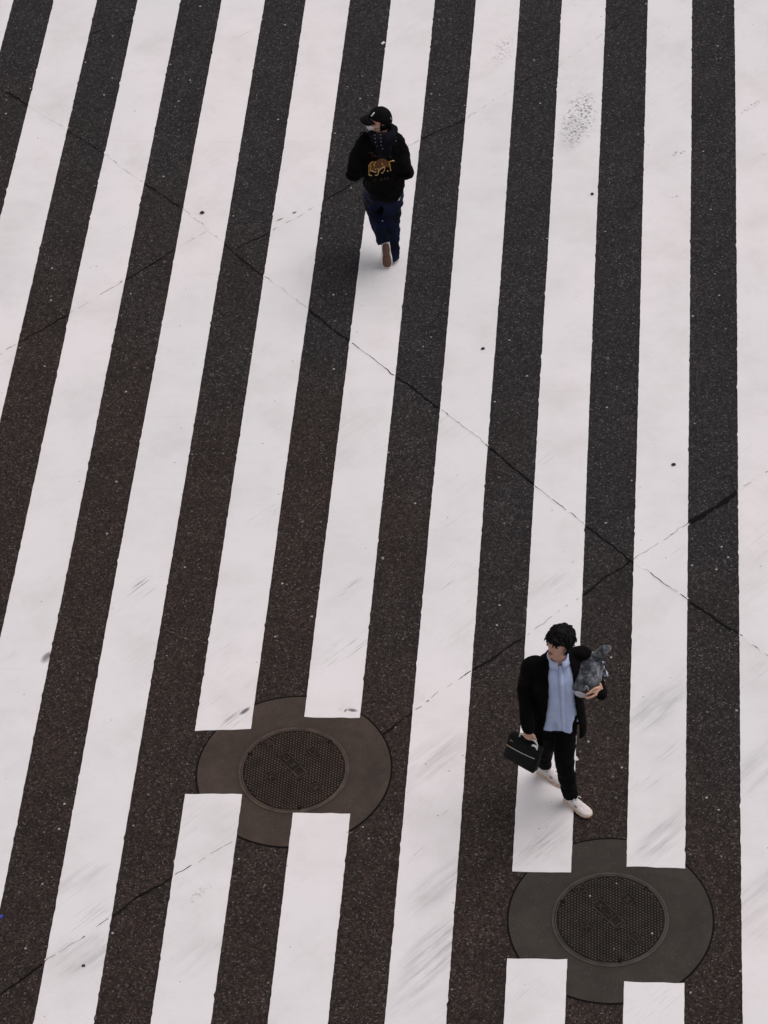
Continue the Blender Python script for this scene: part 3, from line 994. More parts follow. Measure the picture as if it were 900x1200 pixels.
nu, nv = 48, 16
rings = []
for j in range(nv + 1):
    r = []
    for i in range(nu):
        t = 2 * pi * i / nu; zl = hairline(Vector((cos(t), sin(t), 0)))
        z = zl + (0.995 - zl) * (j / nv) ** 0.8; c_ = sqrt(1 - z * z)
        d = Vector((cos(t) * c_, sin(t) * c_, z))
        g = 0.016 + 0.012 * max(0, z) + 0.006 * noise.noise(d * 3.1)
        if j == 0:
            g = 0.003
        r.append(headM2 @ head_point(d, g))
    rings.append(r)
skin(bm, rings, True, True)
for k in range(1300):
    z = random.uniform(-0.3, 1); t = random.uniform(0, 2 * pi)
    c_ = sqrt(max(0, 1 - z * z)); d = Vector((cos(t) * c_, sin(t) * c_, z))
    if z < hairline(d) + 0.04:
        continue
    flow = Vector((d.x * 0.9, d.y * 0.8 + 0.55 * (d.y > -0.2), -0.55)) + Vector((random.gauss(0, .22), random.gauss(0, .22), random.gauss(0, .15)))
    flow -= d * flow.dot(d); flow.normalize()
    ln = random.uniform(0.30, 0.62) * (1.2 if d.y > 0.35 and z > 0.35 else 1.0)
    pts = []; rr = []
    for s_ in range(5):
        f = s_ / 4
        dd = (d + flow * ln * f).normalized()
        if d.y > 0.1 and dd.z < hairline(dd) - 0.02:
            break
        g = 0.017 + 0.010 * max(0, dd.z) + 0.008 * sin(f * 2.4) * (0.8 if d.y > 0.2 else 0.5) + random.uniform(0, 0.003)
        pts.append(headM2 @ head_point(dd, g)); rr.append(0.0050 * (1 - f) ** 0.6 + 0.0010)
    if len(pts) < 3:
        continue
    rr[-1] = 0.001
    tube(bm, pts, rr, 6, k=1)
# the long fringe that falls over the temple on the side of his left eye
for k in range(150):
    x0 = random.uniform(-0.070, 0.074)
    a0 = Vector((x0 * 0.9, 0.066 - 6 * x0 * x0, 0.100 - 4 * x0 * x0))
    ex_ = x0 * 1.10 + random.uniform(-0.010, 0.010)
    drop = random.uniform(0.0, 0.016) + (0.026 + 0.40 * max(0, x0 - 0.02) if x0 > 0.002 else -0.006)
    out = random.uniform(0, 0.006) + (0.012 if x0 < -0.01 else 0.0)
    a1 = Vector((ex_, 0.100 + out - 6.5 * ex_ * ex_, 0.080 - 2 * ex_ * ex_)); a2 = Vector((ex_ * 1.05, 0.100 + out * 1.6 - 6.5 * ex_ * ex_, 0.066 - drop))
    tube(bm, [headM2 @ a0, headM2 @ a1, headM2 @ a2], [0.006, 0.0066, 0.0015], 6, k=3)
# loose tufts that break the outline
for k in range(90):
    t = random.uniform(0, 2 * pi); z = random.uniform(0.25, 0.95); c_ = sqrt(1 - z * z); d = Vector((cos(t) * c_, sin(t) * c_, z))
    if z < hairline(d) + 0.1:
        continue
    flow = Vector((d.x * 0.7 + random.gauss(0, .6), d.y * 0.7 + random.gauss(0.2, .6), -0.3)); flow -= d * flow.dot(d); flow.normalize()
    lift = random.uniform(0.006, 0.018)
    pts = [headM2 @ head_point((d + flow * 0.42 * f).normalized(), 0.020 + 0.008 * max(0, z) + lift * sin(f * 1.9)) for f in (0, .33, .66, 1)]
    tube(bm, pts, [0.007, 0.0075, 0.0055, 0.0012], 6, k=2)
obj('hair', bm, M_HAIR, who2, B2)

# shirt
bm = bmesh.new(); rings = []
NS = 64
shp = [(0.845, 0.178, 0.128, 0.012), (0.90, 0.176, 0.128, 0.012), (1.0, 0.168, 0.122, 0.010), (1.12, 0.158, 0.116, 0.008), (1.25, 0.162, 0.118, 0.008), (1.38, 0.170, 0.116, 0.002), (1.45, 0.165, 0.100, -0.008), (1.49, 0.12, 0.086, -0.012), (1.525, 0.078, 0.076, -0.006), (1.555, 0.070, 0.072, 0.0)]
Zs = [0.845 + (1.555 - 0.845) * j / 44 for j in range(45)]


def lerp_prof(prof, z):
    for a, b in zip(prof, prof[1:]):
        if z <= b[0]:
            t = (z - a[0]) / (b[0] - a[0]); t = max(0, min(1, t))
            return [a[i] * (1 - t) + b[i] * t for i in range(1, len(a))]
    return list(prof[-1][1:])


for z in Zs:
    a, b, o_ = lerp_prof(shp, z)
    r = []
    for i in range(NS):
        t = 2 * pi * i / NS
        low = max(0, (1.12 - z) / 0.28)
        zz = z + low * low * (0.020 + 0.020 * cos(2 * t) + 0.012 * sin(3 * t + 0.6) - (0.03 * exp(-((t - pi / 2 - 0.12) / 0.12) ** 2) * -1))
        zz += low * 0.030 * exp(-((t - pi / 2 - 0.12) / 0.14) ** 2) + low * 0.022 * exp(-((t - pi / 2 + 0.75) / 0.3) ** 2) - low * 0.014 * exp(-((t - pi / 2 + 0.3) / 0.2) ** 2)
        w = 0.014 * noise.noise((cos(t) * 3.2, sin(t) * 3.2, z * 2.2)) * (0.4 + low) + 0.011 * noise.noise((cos(t) * 6 + z * 4, sin(t) * 6 - z * 3, z * 6)) * (0.5 + low)
        w += 0.007 * max(0, 1 - abs(z - (0.98 + 0.25 * cos(t))) / 0.03) * low
        w += 0.012 * low * sin(t * 9 + z * 14) * noise.noise((t, z * 4, 2)) * 2
        if cos(t) > 0 and z < 1.3:
            w -= 0.004 * cos(t) * min(1, (1.3 - z) / 0.25)
        if z > 1.5 and sin(t) > 0.8:
            zz -= 0.05 * (sin(t) - 0.8) / 0.2 * (z - 1.5) / 0.055
        r.append(q2(o_ + (b + w) * sin(t), (a + w) * cos(t), zz))
    rings.append(r)
skin(bm, rings, True, False)
sh = obj('shirt', bm, M_SHIRT, who2, B2)
so = sh.modifiers.new('s', 'SOLIDIFY'); so.thickness = 0.003
bm = bmesh.new()
for sx in (-1, 1):   # collar leaves
    pts = []
    for j in range(9):
        t = pi / 2 + sx * (0.20 + j * 0.325)
        pts.append((q2(0.002 + 0.074 * sin(t), 0.070 * cos(t), 1.575 - 0.012 * (j < 3)), q2(0.006 + 0.096 * sin(t) , 0.092 * cos(t), 1.520 - (0.030 if j == 1 else 0.012 if j in (0, 2) else 0))))
    pv = None
    for a, b in pts:
        cur = [bm.verts.new(a), bm.verts.new(b)]
        if pv:
            bm.faces.new((pv[0], pv[1], cur[1], cur[0]))
        pv = cur
cl = obj('collar', bm, M_SHIRT, sh)
cl.location = (0, 0, 0)
for v in cl.data.vertices:
    v.co -= B2
so = cl.modifiers.new('s', 'SOLIDIFY'); so.thickness = 0.004; so.offset = 1
bm = bmesh.new(); pv = None
for j in range(40):
    z = 0.885 + (1.53 - 0.885) * j / 39
    a, b, o_ = lerp_prof(shp, z)
    cur = []
    for sgn, lift in ((-1, 0.009), (-1, 0.013), (1, 0.013), (1, 0.009)):
        l = 0.004 + sgn * 0.016
        cur.append(bm.verts.new(q2(o_ + b * sqrt(max(0, 1 - (l / a) ** 2)) + lift + 0.004 * noise.noise((z * 9, sgn, 0)), l + 0.008 * noise.noise((z * 4, 3, 0)), z)))
    if pv:
        for k in range(3):
            bm.faces.new((pv[k], pv[k + 1], cur[k + 1], cur[k]))
    pv = cur
pl = obj('placket', bm, M_SHIRT, sh)
for v in pl.data.vertices:
    v.co -= B2
for j in range(6):
    z = 0.98 + j * 0.095; a, b, o_ = lerp_prof(shp, z)
    bm = bmesh.new(); c = q2(o_ + b + 0.0145, 0.004, z); ball(bm, c, lT * 0.006, fT * 0.003, UP * 0.006, 8, 6)
    bt = obj('button', bm, M_WHITE, sh)
    for v in bt.data.vertices:
        v.co -= B2

# trousers
bm = bmesh.new()
skin(bm, [ell(q2(0, 0, z), lT * a, fT * b, 28, 2.3) for z, a, b in ((0.80, 0.150, 0.105), (0.86, 0.168, 0.118), (0.95, 0.166, 0.116), (1.03, 0.150, 0.106))])
tube(bm, [hipL + lT * 0.002, hipL * 0.5 + knL * 0.5 + fW * 0.01, knL, knL * 0.5 + ankL * 0.5 - fW * 0.01, ankL - UP * 0.012], [0.096, 0.088, 0.074, 0.067, 0.058], 20, k=5, round_ends=False)
tube(bm, [hipR - lT * 0.002, hipR * 0.5 + knR * 0.5 + fW * 0.01, knR, knR * 0.5 + ankR * 0.5 - fW * 0.01, ankR - UP * 0.012], [0.098, 0.086, 0.070, 0.064, 0.057], 20, k=5, round_ends=False)
fused('trousers', bm, M_JEANS, who2, B2, 0.007, 3, folds(0.008, 11, 17, 2))

# coat: open in front, long sleeves
bm = bmesh.new()
cop = [(0.70, 0.236, 0.168, 0.70), (0.775, 0.235, 0.170, 0.72), (0.86, 0.228, 0.176, 0.72), (1.0, 0.214, 0.176, 0.66), (1.15, 0.204, 0.164, 0.58), (1.30, 0.206, 0.150, 0.50), (1.42, 0.206, 0.132, 0.50), (1.48, 0.165, 0.112, 0.58), (1.525, 0.105, 0.100, 0.85), (1.56, 0.088, 0.094, 1.05)]
NC = 56; outer, inner = [], []
for j in range(40):
    z = 0.70 + (1.56 - 0.70) * j / 39
    a, b, t0_ = lerp_prof(cop, z)
    ro, ri = [], []
    for i in range(NC + 1):
        t = pi / 2 + t0_ + (2 * pi - 2 * t0_) * i / NC
        w = 0.008 * noise.noise((cos(t) * 3, sin(t) * 3, z * 3)) + 0.005 * sin(t * 7 + z * 5) * max(0, (1.1 - z) / 0.3)
        o_ = -0.008
        if cos(t) > 0 and z < 1.3:
            w -= 0.022 * cos(t) * min(1, (1.3 - z) / 0.25)
        ro.append(q2(o_ + (b + w) * sin(t), (a + w) * cos(t), z))
        ri.append(q2(o_ + (b + w - 0.018) * sin(t), (a + w - 0.018) * cos(t), z))
    outer.append(ro); inner.append(ri)
rings = [ro + ri[::-1] for ro, ri in zip(outer, inner)]
skin(bm, rings)
tube(bm, [shR + lT * 0.06 + UP * 0.008, shR, shR * 0.5 + elR * 0.5, elR, elR * 0.45 + hw * 0.55, hw + UP * 0.012], [0.064, 0.068, 0.068, 0.064, 0.060, 0.055], 20, k=5, round_ends=True)
tube(bm, [shL - lT * 0.06 + UP * 0.008, shL, shL * 0.5 + elL * 0.5, elL, elL * 0.4 + wrL * 0.6, wrL * 1.02 - elL * 0.02], [0.058, 0.061, 0.064, 0.060, 0.052, 0.045], 20, k=5, round_ends=True)
fused('coat', bm, M_COAT, who2, B2, 0.007, 3, folds(0.006, 9, 9, 5))

# shoes
for heel, d, ln, up_, zlift in ((heelL, dL, (toeL - heelL).length, UP, 0.003), (heelR, dR, 0.285, UP, 0.003)):
    bm = bmesh.new(); bs = bmesh.new()
    h = heel + UP * zlift
    d, s_, u = add_shoe(bm, bs, h, d, max(ln, 0.27), up_)
    ln = max(ln, 0.27)
    sh_ = fused('shoe', bm, M_SHOE, who2, B2, 0.004, 2)
    o = obj('sole', bs, M_SOLE, sh_)
    for v in o.data.vertices:
        v.co -= B2
    bl = bmesh.new()
    for k in range(5):
        t = 0.36 + k * 0.07; hh = 0.086 - k * 0.0065
        c = h + d * ln * t + u * (hh + 0.003)
        tube(bl, [c - s_ * 0.026 - u * 0.014 + d * 0.004, c, c + s_ * 0.026 - u * 0.014 - d * 0.004], 0.004, 6, k=3)
    for sg in (-1, 1):
        c = h + d * ln * 0.34 + u * 0.096
        tube(bl, [c, c + s_ * sg * 0.022 + u * 0.006 + d * 0.02, c + s_ * sg * 0.042 - u * 0.016 + d * 0.03], 0.0035, 6, k=4)
    o = obj('lace', bl, M_LACE, sh_)
    for v in o.data.vertices:
        v.co -= B2
    bt = bmesh.new()
    tube(bt, [h + d * ln * 0.30 + u * 0.080, h + d * ln * 0.27 + u * 0.118, h + d * ln * 0.25 + u * 0.140], [(0.026, 0.006), (0.028, 0.006), (0.024, 0.005)], 10, ref=s_, k=3)
    o = obj('tongue', bt, M_LACE, sh_)
    for v in o.data.vertices:
        v.co -= B2
    for sg in (-1, 1):
        bp = bmesh.new()
        ball(bp, h + d * ln * 0.52 + s_ * sg * 0.034 + u * 0.050, d * 0.016, s_ * 0.007, u * 0.009, 10, 6)
        o = obj('side_panel', bp, M_GREY, sh_)
        for v in o.data.vertices:
            v.co -= B2
    bk = bmesh.new(); ak = ankL if heel is heelL else ankR
    tube(bk, [h + d * ln * 0.20 + u * 0.075, ak - UP * 0.005, ak + UP * 0.05], [0.040, 0.040, 0.040], 14, round_ends=False)
    obj('sock', bk, M_WHITE, who2, B2)

# ------------------------------------------------------------------ the briefcase in his right hand
cbase = (caseL + caseR) / 2 - UP * 0.27
brief = empty('briefcase', cbase, 'black soft briefcase with pale zip held in the right hand', 'briefcase')
lowL, lowR = at(591, 885, 0.560), at(628, 904, 0.560)
dn = ((lowL - caseL) + (lowR - caseR)) / 2
hu = (caseR - caseL) / 2; hv = -dn / 2; nn = hu.cross(hv).normalized()
if nn.dot(CPOS - caseL) < 0:
    nn = -nn
cmid = (caseL + caseR) / 2 + dn / 2
bm = bmesh.new(); slab(bm, cmid, hu, hv, nn * 0.032); bev(bm, 0.012, 3)
bmesh.ops.subdivide_edges(bm, edges=[e for e in bm.edges if e.calc_length() > 0.1], cuts=8, use_grid_fill=True)
for v in bm.verts:
    l = v.co - cmid
    a = l.dot(hu) / hu.length_squared; b = l.dot(hv) / hv.length_squared
    v.co += nn * math.copysign(1, l.dot(nn)) * (0.010 * (1 - a * a) * (1 - b * b) + 0.003 * noise.noise(v.co * 14))
obj('case_body', bm, M_BAG, brief, cbase)
fs = cmid + nn * 0.040


def face_pt(u_, v_, lift=0.0):
    k = (1 - u_ * u_) * (1 - v_ * v_)
    return cmid + hu * u_ + hv * v_ + nn * (0.034 + 0.010 * k + lift)


bm = bmesh.new(); tube(bm, [face_pt(-0.84 + 0.168 * k, 0.16 + 0.012 * k, 0.001) for k in range(11)], [(0.0045, 0.003)] * 11, 8, ref=hv)
z_ = obj('zip', bm, M_ZIP, brief, cbase)
bm = bmesh.new(); ball(bm, face_pt(-0.86, 0.17, 0.003), hu.normalized() * 0.013, hv.normalized() * 0.008, nn * 0.005, 10, 6)
o = obj('zip_pull', bm, M_TAN, z_); 
for v in o.data.vertices:
    v.co -= cbase
bm = bmesh.new(); slab(bm, face_pt(-0.72, 0.66, -0.002), hu.normalized() * 0.014, hv.normalized() * 0.006, nn * 0.003)
obj('name_plate', bm, M_GREY, brief, cbase)
bm = bmesh.new()
hd = hu.normalized()
tube(bm, [hcen - hd * 0.085 - UP * 0.004, hcen - hd * 0.072 + UP * 0.040, grip - hd * 0.030, grip + hd * 0.030, hcen + hd * 0.072 + UP * 0.040, hcen + hd * 0.085 - UP * 0.004], [0.006, 0.007, 0.009, 0.009, 0.007, 0.006], 10, k=5)
obj('handle', bm, M_WHITE, brief, cbase)
bm = bmesh.new(); slab(bm, hcen + hd * 0.088 + nn * 0.022 - UP * 0.012, hd * 0.012, UP * 0.012, nn * 0.004); bev(bm, 0.003)
obj('blue_tab', bm, M_BLUE, brief, cbase)
# folded white cloth looped over the case's top beside the hand
bm = bmesh.new()
tube(bm, [hcen + hd * 0.052 + nn * 0.024 + UP * 0.006, hcen + hd * 0.070 + nn * 0.032 + UP * 0.030, hcen + hd * 0.094 + nn * 0.026 + UP * 0.020, hcen + hd * 0.098 + nn * 0.026 - UP * 0.006], [0.006, 0.008, 0.008, 0.006], 10, k=4)
obj('strap_loop', bm, M_WHITE, brief, cbase)

# ------------------------------------------------------------------ the man walking away
B1 = at(456.5, 300, 0)
who1 = empty('person', B1, 'man in black jacket and cap seen from behind, walking away', 'person')
F1 = Vector((0.03, 1, 0)).normalized(); L1 = Vector((-1, 0.03, 0)).normalized()


def q1(f, l, z):
    return B1 + F1 * f + L1 * l + UP * z


headM1 = frame(Vector((-0.97, -0.12, 0)), q1(0.035, 0.006, 1.548), radians(-7))
sL, sR = q1(0.0, 0.142, 1.352), q1(0.0, -0.130, 1.350)
eL, eR = q1(-0.11, 0.268, 1.085), q1(-0.11, -0.190, 1.070)
wL, wR = q1(0.11, 0.195, 0.955), q1(0.10, -0.175, 0.925)
hL, hR = q1(0, 0.082, 0.88), q1(0, -0.072, 0.88)
toe1 = at(454, 314.5, 0.025)
aL = toe1 + F1 * 0.088 + UP * 0.225 + L1 * 0.004
kL = q1(0.150, 0.095, 0.50)
aR = at(459.8, 297, 0.09); kR = (hR + aR) / 2 + F1 * 0.04
bm = bmesh.new()
tor = [(0.80, 0.145, 0.095, 0), (0.90, 0.155, 0.105, 0), (1.02, 0.13, 0.09, 0), (1.15, 0.145, 0.1, 0), (1.27, 0.158, 0.1, 0), (1.34, 0.155, 0.088, 0), (1.385, 0.105, 0.072, 0), (1.425, 0.06, 0.06, 0.005), (1.47, 0.054, 0.056, 0.012), (1.53, 0.052, 0.056, 0.02)]
skin(bm, [ell(q1(o_, 0, z), L1 * a, F1 * b, 24, 2.3) for z, a, b, o_ in tor])
add_head(bm, headM1)
tube(bm, [sL - L1 * 0.04, sL * 0.5 + eL * 0.5, eL, eL * 0.5 + wL * 0.5, wL], [0.038, 0.036, 0.030, 0.028, 0.025], 14, k=4); tube(bm, [sR + L1 * 0.04, sR * 0.5 + eR * 0.5, eR, eR * 0.5 + wR * 0.5, wR], [0.038, 0.036, 0.030, 0.028, 0.025], 14, k=4)
add_hand(bm, wL, Vector((-0.0, 0.45, -0.85)) - L1 * 0.25, -L1, (0.35, 0.5, 0.4), 0.95, 1)
add_hand(bm, wR, Vector((0.0, 0.45, -0.85)) + L1 * 0.25, L1, (0.35, 0.5, 0.4), 0.95, -1)
tube(bm, [hL, kL, aL], [0.078, 0.052, 0.036], 14, k=4); tube(bm, [hR, kR, aR], [0.078, 0.052, 0.036], 14, k=4)
tube(bm, [aL + F1 * 0.012, aL - UP * 0.05 + F1 * 0.022, toe1 + UP * 0.09 + F1 * 0.062], [0.028, 0.022, 0.014], 12)
tube(bm, [aR, aR - UP * 0.045 + F1 * 0.01, aR - UP * 0.06 + F1 * 0.10], [0.034, 0.032, 0.022], 12)
fused('body', bm, M_SKIN2, who1, B1, 0.005, 2)
face_parts(headM1, who1, B1)
H = lambda x, y, z: headM1 @ Vector((x, y, z))
# hair on the nape and temples
bm = bmesh.new(); rings = []
for j in range(9):
    r = []
    for i in range(36):
        t = pi * 0.97 + (pi * 1.06) * i / 35
        z = -0.62 + j * 0.11
        c_ = sqrt(1 - z * z)
        d = Vector((cos(t) * c_, sin(t) * c_, z))
        r.append(headM1 @ head_point(d, 0.012 + 0.004 * noise.noise(d * 9)))
    for i in range(35, -1, -1):
        t = pi * 0.97 + (pi * 1.06) * i / 35
        z = -0.62 + j * 0.11; c_ = sqrt(1 - z * z)
        r.append(headM1 @ head_point(Vector((cos(t) * c_, sin(t) * c_, z)), -0.004))
    rings.append(r)
skin(bm, rings)
for k in range(140):
    t = random.uniform(pi * 1.0, pi * 2.0); z = random.uniform(-0.5, 0.1); c_ = sqrt(1 - z * z); d = Vector((cos(t) * c_, sin(t) * c_, z))
    pts = [headM1 @ head_point((d + Vector((0, 0, -0.28 * f))).normalized(), 0.013 + 0.003 * f) for f in (0, .5, 1)]
    tube(bm, pts, [0.006, 0.005, 0.0015], 6)
obj('hair', bm, M_HAIR, who1, B1)
# white mask over nose and mouth
bm = bmesh.new(); rings = []
for j in range(9):
    z = -0.98 + j * 0.105; c_ = sqrt(max(0, 1 - z * z)); ro = []; ri = []
    for i in range(17):
        t = pi / 2 + (i - 8) / 8 * (0.98 - 0.012 * abs(j - 5))
        d = Vector((cos(t) * c_, sin(t) * c_, z))
        b_ = 0.026 * exp(-((i - 8) / 4.5) ** 2) * (1 if j > 1 else 0.5)
        ro.append(headM1 @ (head_point(d, 0.006) + Vector((0, b_, 0)))); ri.append(headM1 @ (head_point(d, 0.003) + Vector((0, b_, 0))))
    rings.append(ro + ri[::-1])
skin(bm, rings)
mk = obj('face_mask', bm, M_WHITE, who1, B1)
bm = bmesh.new()
for sx in (-1, 1):
    bm = bmesh.new()
    tube(bm, [H(sx * 0.060, 0.058, -0.030), H(sx * 0.076, 0.02, -0.012), H(sx * 0.086, -0.010, 0.016)], 0.0028, 6, k=3)
    tube(bm, [H(sx * 0.056, 0.055, -0.068), H(sx * 0.072, 0.02, -0.052), H(sx * 0.084, -0.012, -0.028)], 0.0028, 6, k=3)
    o = obj('ear_loop', bm, M_WHITE, mk)
    for v in o.data.vertices:
        v.co -= B1
# cap
bm = bmesh.new(); rings = []
for j in range(13):
    f = j / 12; r = []
    for i in range(48):
        t = 2 * pi * i / 48
        z0 = 0.30 + 0.10 * sin(t) - 0.10 * (sin(t) < 0) * (-sin(t))
        z = z0 + (0.998 - z0) * f ** 0.75; c_ = sqrt(max(0, 1 - z * z))
        d = Vector((cos(t) * c_, sin(t) * c_, z))
        seam = 0.0012 * (1 if i % 8 == 0 else 0)
        r.append(headM1 @ head_point(d, 0.017 + 0.006 * f - seam + 0.0012 * noise.noise(d * 6)))
    rings.append(r)
skin(bm, rings, True, True)
cp = obj('cap', bm, M_CAP, who1, B1)


def under(parent, name, bm, mat, base):
    o = obj(name, bm, mat, parent)
    for v in o.data.vertices:
        v.co -= base
    return o


bm = bmesh.new(); rings = []
for j in range(8):
    f = j / 7; row_t, row_b = [], []
    for i in range(21):
        a = (i - 10) / 10; w = 0.084 * sqrt(max(0.0, 1 - 0.25 * f)); 
        x = a * w
        reach = 0.082 * f * sqrt(max(0.02, 1 - 0.62 * a * a))
        y = 0.096 * sqrt(max(0.0, 1 - (abs(x) / 0.098) ** 2)) + reach
        z = 0.040 - 0.016 * a * a - 0.020 * f * f - 0.004 * f
        row_t.append(H(x, y, z + 0.003)); row_b.append(H(x, y, z - 0.003))
    rings.append(row_t + row_b[::-1])
skin(bm, rings)
under(cp, 'visor', bm, M_CAP, B1)
bm = bmesh.new(); ball(bm, H(0, 0.0, 0.144), headM1.to_3x3() @ Vector((0.008, 0, 0)), headM1.to_3x3() @ Vector((0, 0.008, 0)), headM1.to_3x3() @ Vector((0, 0, 0.005)), 10, 6)
under(cp, 'top_button', bm, M_CAP, B1)
bvC = BVHTree.FromPolygons([v.co + B1 for v in cp.data.vertices], [tuple(p.vertices) for p in cp.data.polygons])


def patch(bvh, quads, lift):
    b = bmesh.new()
    for pts in quads:
        hits = [cast(bvh, x, y, lift)[0] for x, y in pts]
        if all(h is not None for h in hits):
            tube(b, hits, QR, 8)
    return b


QR = 0.0065
bm = patch(bvC, [[(435.6, 135.6), (436.9, 134.2), (438.4, 132.4)]], 0.001)
if len(bm.verts):
    under(cp, 'front_logo', bm, M_WHITE, B1)
QR = 0.005
bm = patch(bvC, [[(457.6, 138.4), (458.2, 140.0)]], 0.001)
if len(bm.verts):
    under(cp, 'strap_buckle', bm, M_ZIP, B1)

# trousers, baggy
bm = bmesh.new()
skin(bm, [ell(q1(-0.005, 0, z), L1 * a, F1 * b, 28, 2.4) for z, a, b in ((0.70, 0.164, 0.118), (0.80, 0.172, 0.130), (0.90, 0.168, 0.128), (1.0, 0.158, 0.12))])
tube(bm, [hL + L1 * 0.004, hL * 0.5 + kL * 0.5, kL, kL * 0.5 + aL * 0.5 + UP * 0.012, aL + F1 * 0.006 + UP * 0.004], [0.112, 0.116, 0.110, 0.092, 0.066], 20, k=5, round_ends=False)
tube(bm, [hR - L1 * 0.004, hR * 0.5 + kR * 0.5, kR, kR * 0.5 + aR * 0.5, aR - UP * 0.066], [0.106, 0.096, 0.078, 0.068, 0.066], 20, k=5, round_ends=False)
tr = fused('trousers', bm, M_NAVY, who1, B1, 0.008, 3, folds(0.014, 9, 15, 1))
# jacket
bm = bmesh.new()
jp = [(0.765, 0.160, 0.146), (0.80, 0.164, 0.152), (0.86, 0.180, 0.166), (1.0, 0.186, 0.166), (1.15, 0.190, 0.162), (1.28, 0.182, 0.150), (1.36, 0.150, 0.122), (1.41, 0.125, 0.105), (1.45, 0.085, 0.085)]
skin(bm, [ell(q1(-0.012, 0, z), L1 * a, F1 * b, 32, 2.4) for z, a, b in jp])
tube(bm, [sL - L1 * 0.07 + UP * 0.0, sL, sL * 0.5 + eL * 0.5 + L1 * 0.004, eL, eL * 0.5 + wL * 0.5, wL * 0.85 + eL * 0.15], [0.064, 0.068, 0.082, 0.076, 0.066, 0.052], 20, k=5)
tube(bm, [sR + L1 * 0.07 + UP * 0.0, sR, sR * 0.5 + eR * 0.5 - L1 * 0.004, eR, eR * 0.5 + wR * 0.5, wR * 0.85 + eR * 0.15], [0.064, 0.068, 0.082, 0.076, 0.066, 0.052], 20, k=5)
jk = fused('jacket', bm, M_JACK, who1, B1, 0.008, 3, folds(0.015, 9, 11, 4))
# hood lying on the back
bm = bmesh.new()
tube(bm, [q1(0.11 * sin(t) + 0.0, 0.100 * cos(t) - 0.018, 1.452 - 0.024 * sin(t) - 0.012 * max(0, cos(t))) for t in [2 * pi * k / 16 + pi / 2 for k in range(17)]], [0.036] * 17, 12, round_ends=False)
ball(bm, q1(-0.105, -0.022, 1.435), L1 * 0.112, F1 * 0.070 + UP * 0.02, UP * 0.080 - F1 * 0.03, 28, 16, lambda d: Vector((d.x * (1 + 0.25 * d.z), d.y, d.z)))
ball(bm, q1(-0.152, -0.016, 1.345), L1 * 0.070, F1 * 0.045, UP * 0.085 - F1 * 0.01, 24, 14, lambda d: Vector((d.x * (1 + 0.45 * d.z), d.y, d.z)))
hd1 = fused('hood', bm, M_HOOD, who1, B1, 0.007, 4, folds(0.006, 18, 12, 3))


def bv_of(o, base):
    return BVHTree.FromPolygons([v.co + base for v in o.data.vertices], [tuple(p.vertices) for p in o.data.polygons])


bvH, bvJ, bvT = bv_of(hd1, B1), bv_of(jk, B1), bv_of(tr, B1)
for (x, y) in ((372, 350), (374, 382), (379, 420), (396, 458), (432, 345), (432, 380), (437, 415), (438, 450), (452, 488), (600, 340), (605, 370), (592, 405), (587, 435), (572, 465)):
    p, n_ = cast(bvH, 398 + x / 9, 120 + y / 9, 0.002)
    if p:
        bm = bmesh.new(); ball(bm, p, Vector((0.0075, 0, 0)), Vector((0, 0.0065, 0)), UP * 0.0055, 8, 6)
        under(hd1, 'stud', bm, M_STUD, B1)
bm = bmesh.new()
tube(bm, [q1(0.03, 0.135, 1.43), q1(0.02, 0.17, 1.435), q1(0.0, 0.185, 1.445), q1(-0.01, 0.19, 1.43)], [0.006, 0.006, 0.005, 0.004], 8, k=3)
under(hd1, 'drawstring', bm, M_CAP, B1)
# embroidery on the back: a striding bear in gold and rust between two worn lines of script
ox, oy, sc_ = 426.0, 174.0, 22.5
E_ = lambda x, y: (ox + x / sc_, oy + y / sc_)
poly = [(230, 350), (330, 330), (400, 280), (480, 255), (560, 270), (620, 310), (670, 360), (690, 430), (680, 490), (600, 480), (540, 470), (470, 510), (400, 560), (330, 600), (230, 580), (185, 590), (160, 560), (150, 450), (180, 385)]


def inside(x, y):
    c = False
    for (x0, y0), (x1, y1) in zip(poly, poly[1:] + poly[:1]):
        if (y0 > y) != (y1 > y) and x < (x1 - x0) * (y - y0) / (y1 - y0) + x0:
            c = not c
    return c


bm = bmesh.new(); vmap = {}
st_ = 9


def gv(i, j):
    if (i, j) not in vmap:
        p, _ = cast(bvJ, *E_(i * st_, j * st_), 0.0022)
        vmap[(i, j)] = bm.verts.new(p) if p else None
    return vmap[(i, j)]


for i in range(10, 90):
    for j in range(20, 75):
        if inside((i + .5) * st_, (j + .5) * st_):
            q = [gv(i, j), gv(i + 1, j), gv(i + 1, j + 1), gv(i, j + 1)]
            if all(q):
                bm.faces.new(q)
under(jk, 'bear_patch', bm, M_RUST, B1)


def threads(lines, r, lift=0.004):
    b = bmesh.new()
    for ln in lines:
        pts = []
        for (x0, y0), (x1, y1) in zip(ln, ln[1:]):
            n = max(1, int(math.hypot(x1 - x0, y1 - y0) / 25))
            for k in range(n):
                p, _ = cast(bvJ, *E_(x0 + (x1 - x0) * k / n, y0 + (y1 - y0) * k / n), lift)
                if p: pts.append(p)
        p, _ = cast(bvJ, *E_(*ln[-1]), lift)
        if p: pts.append(p)
        if len(pts) > 1:
            tube(b, pts, r, 6)
    return b


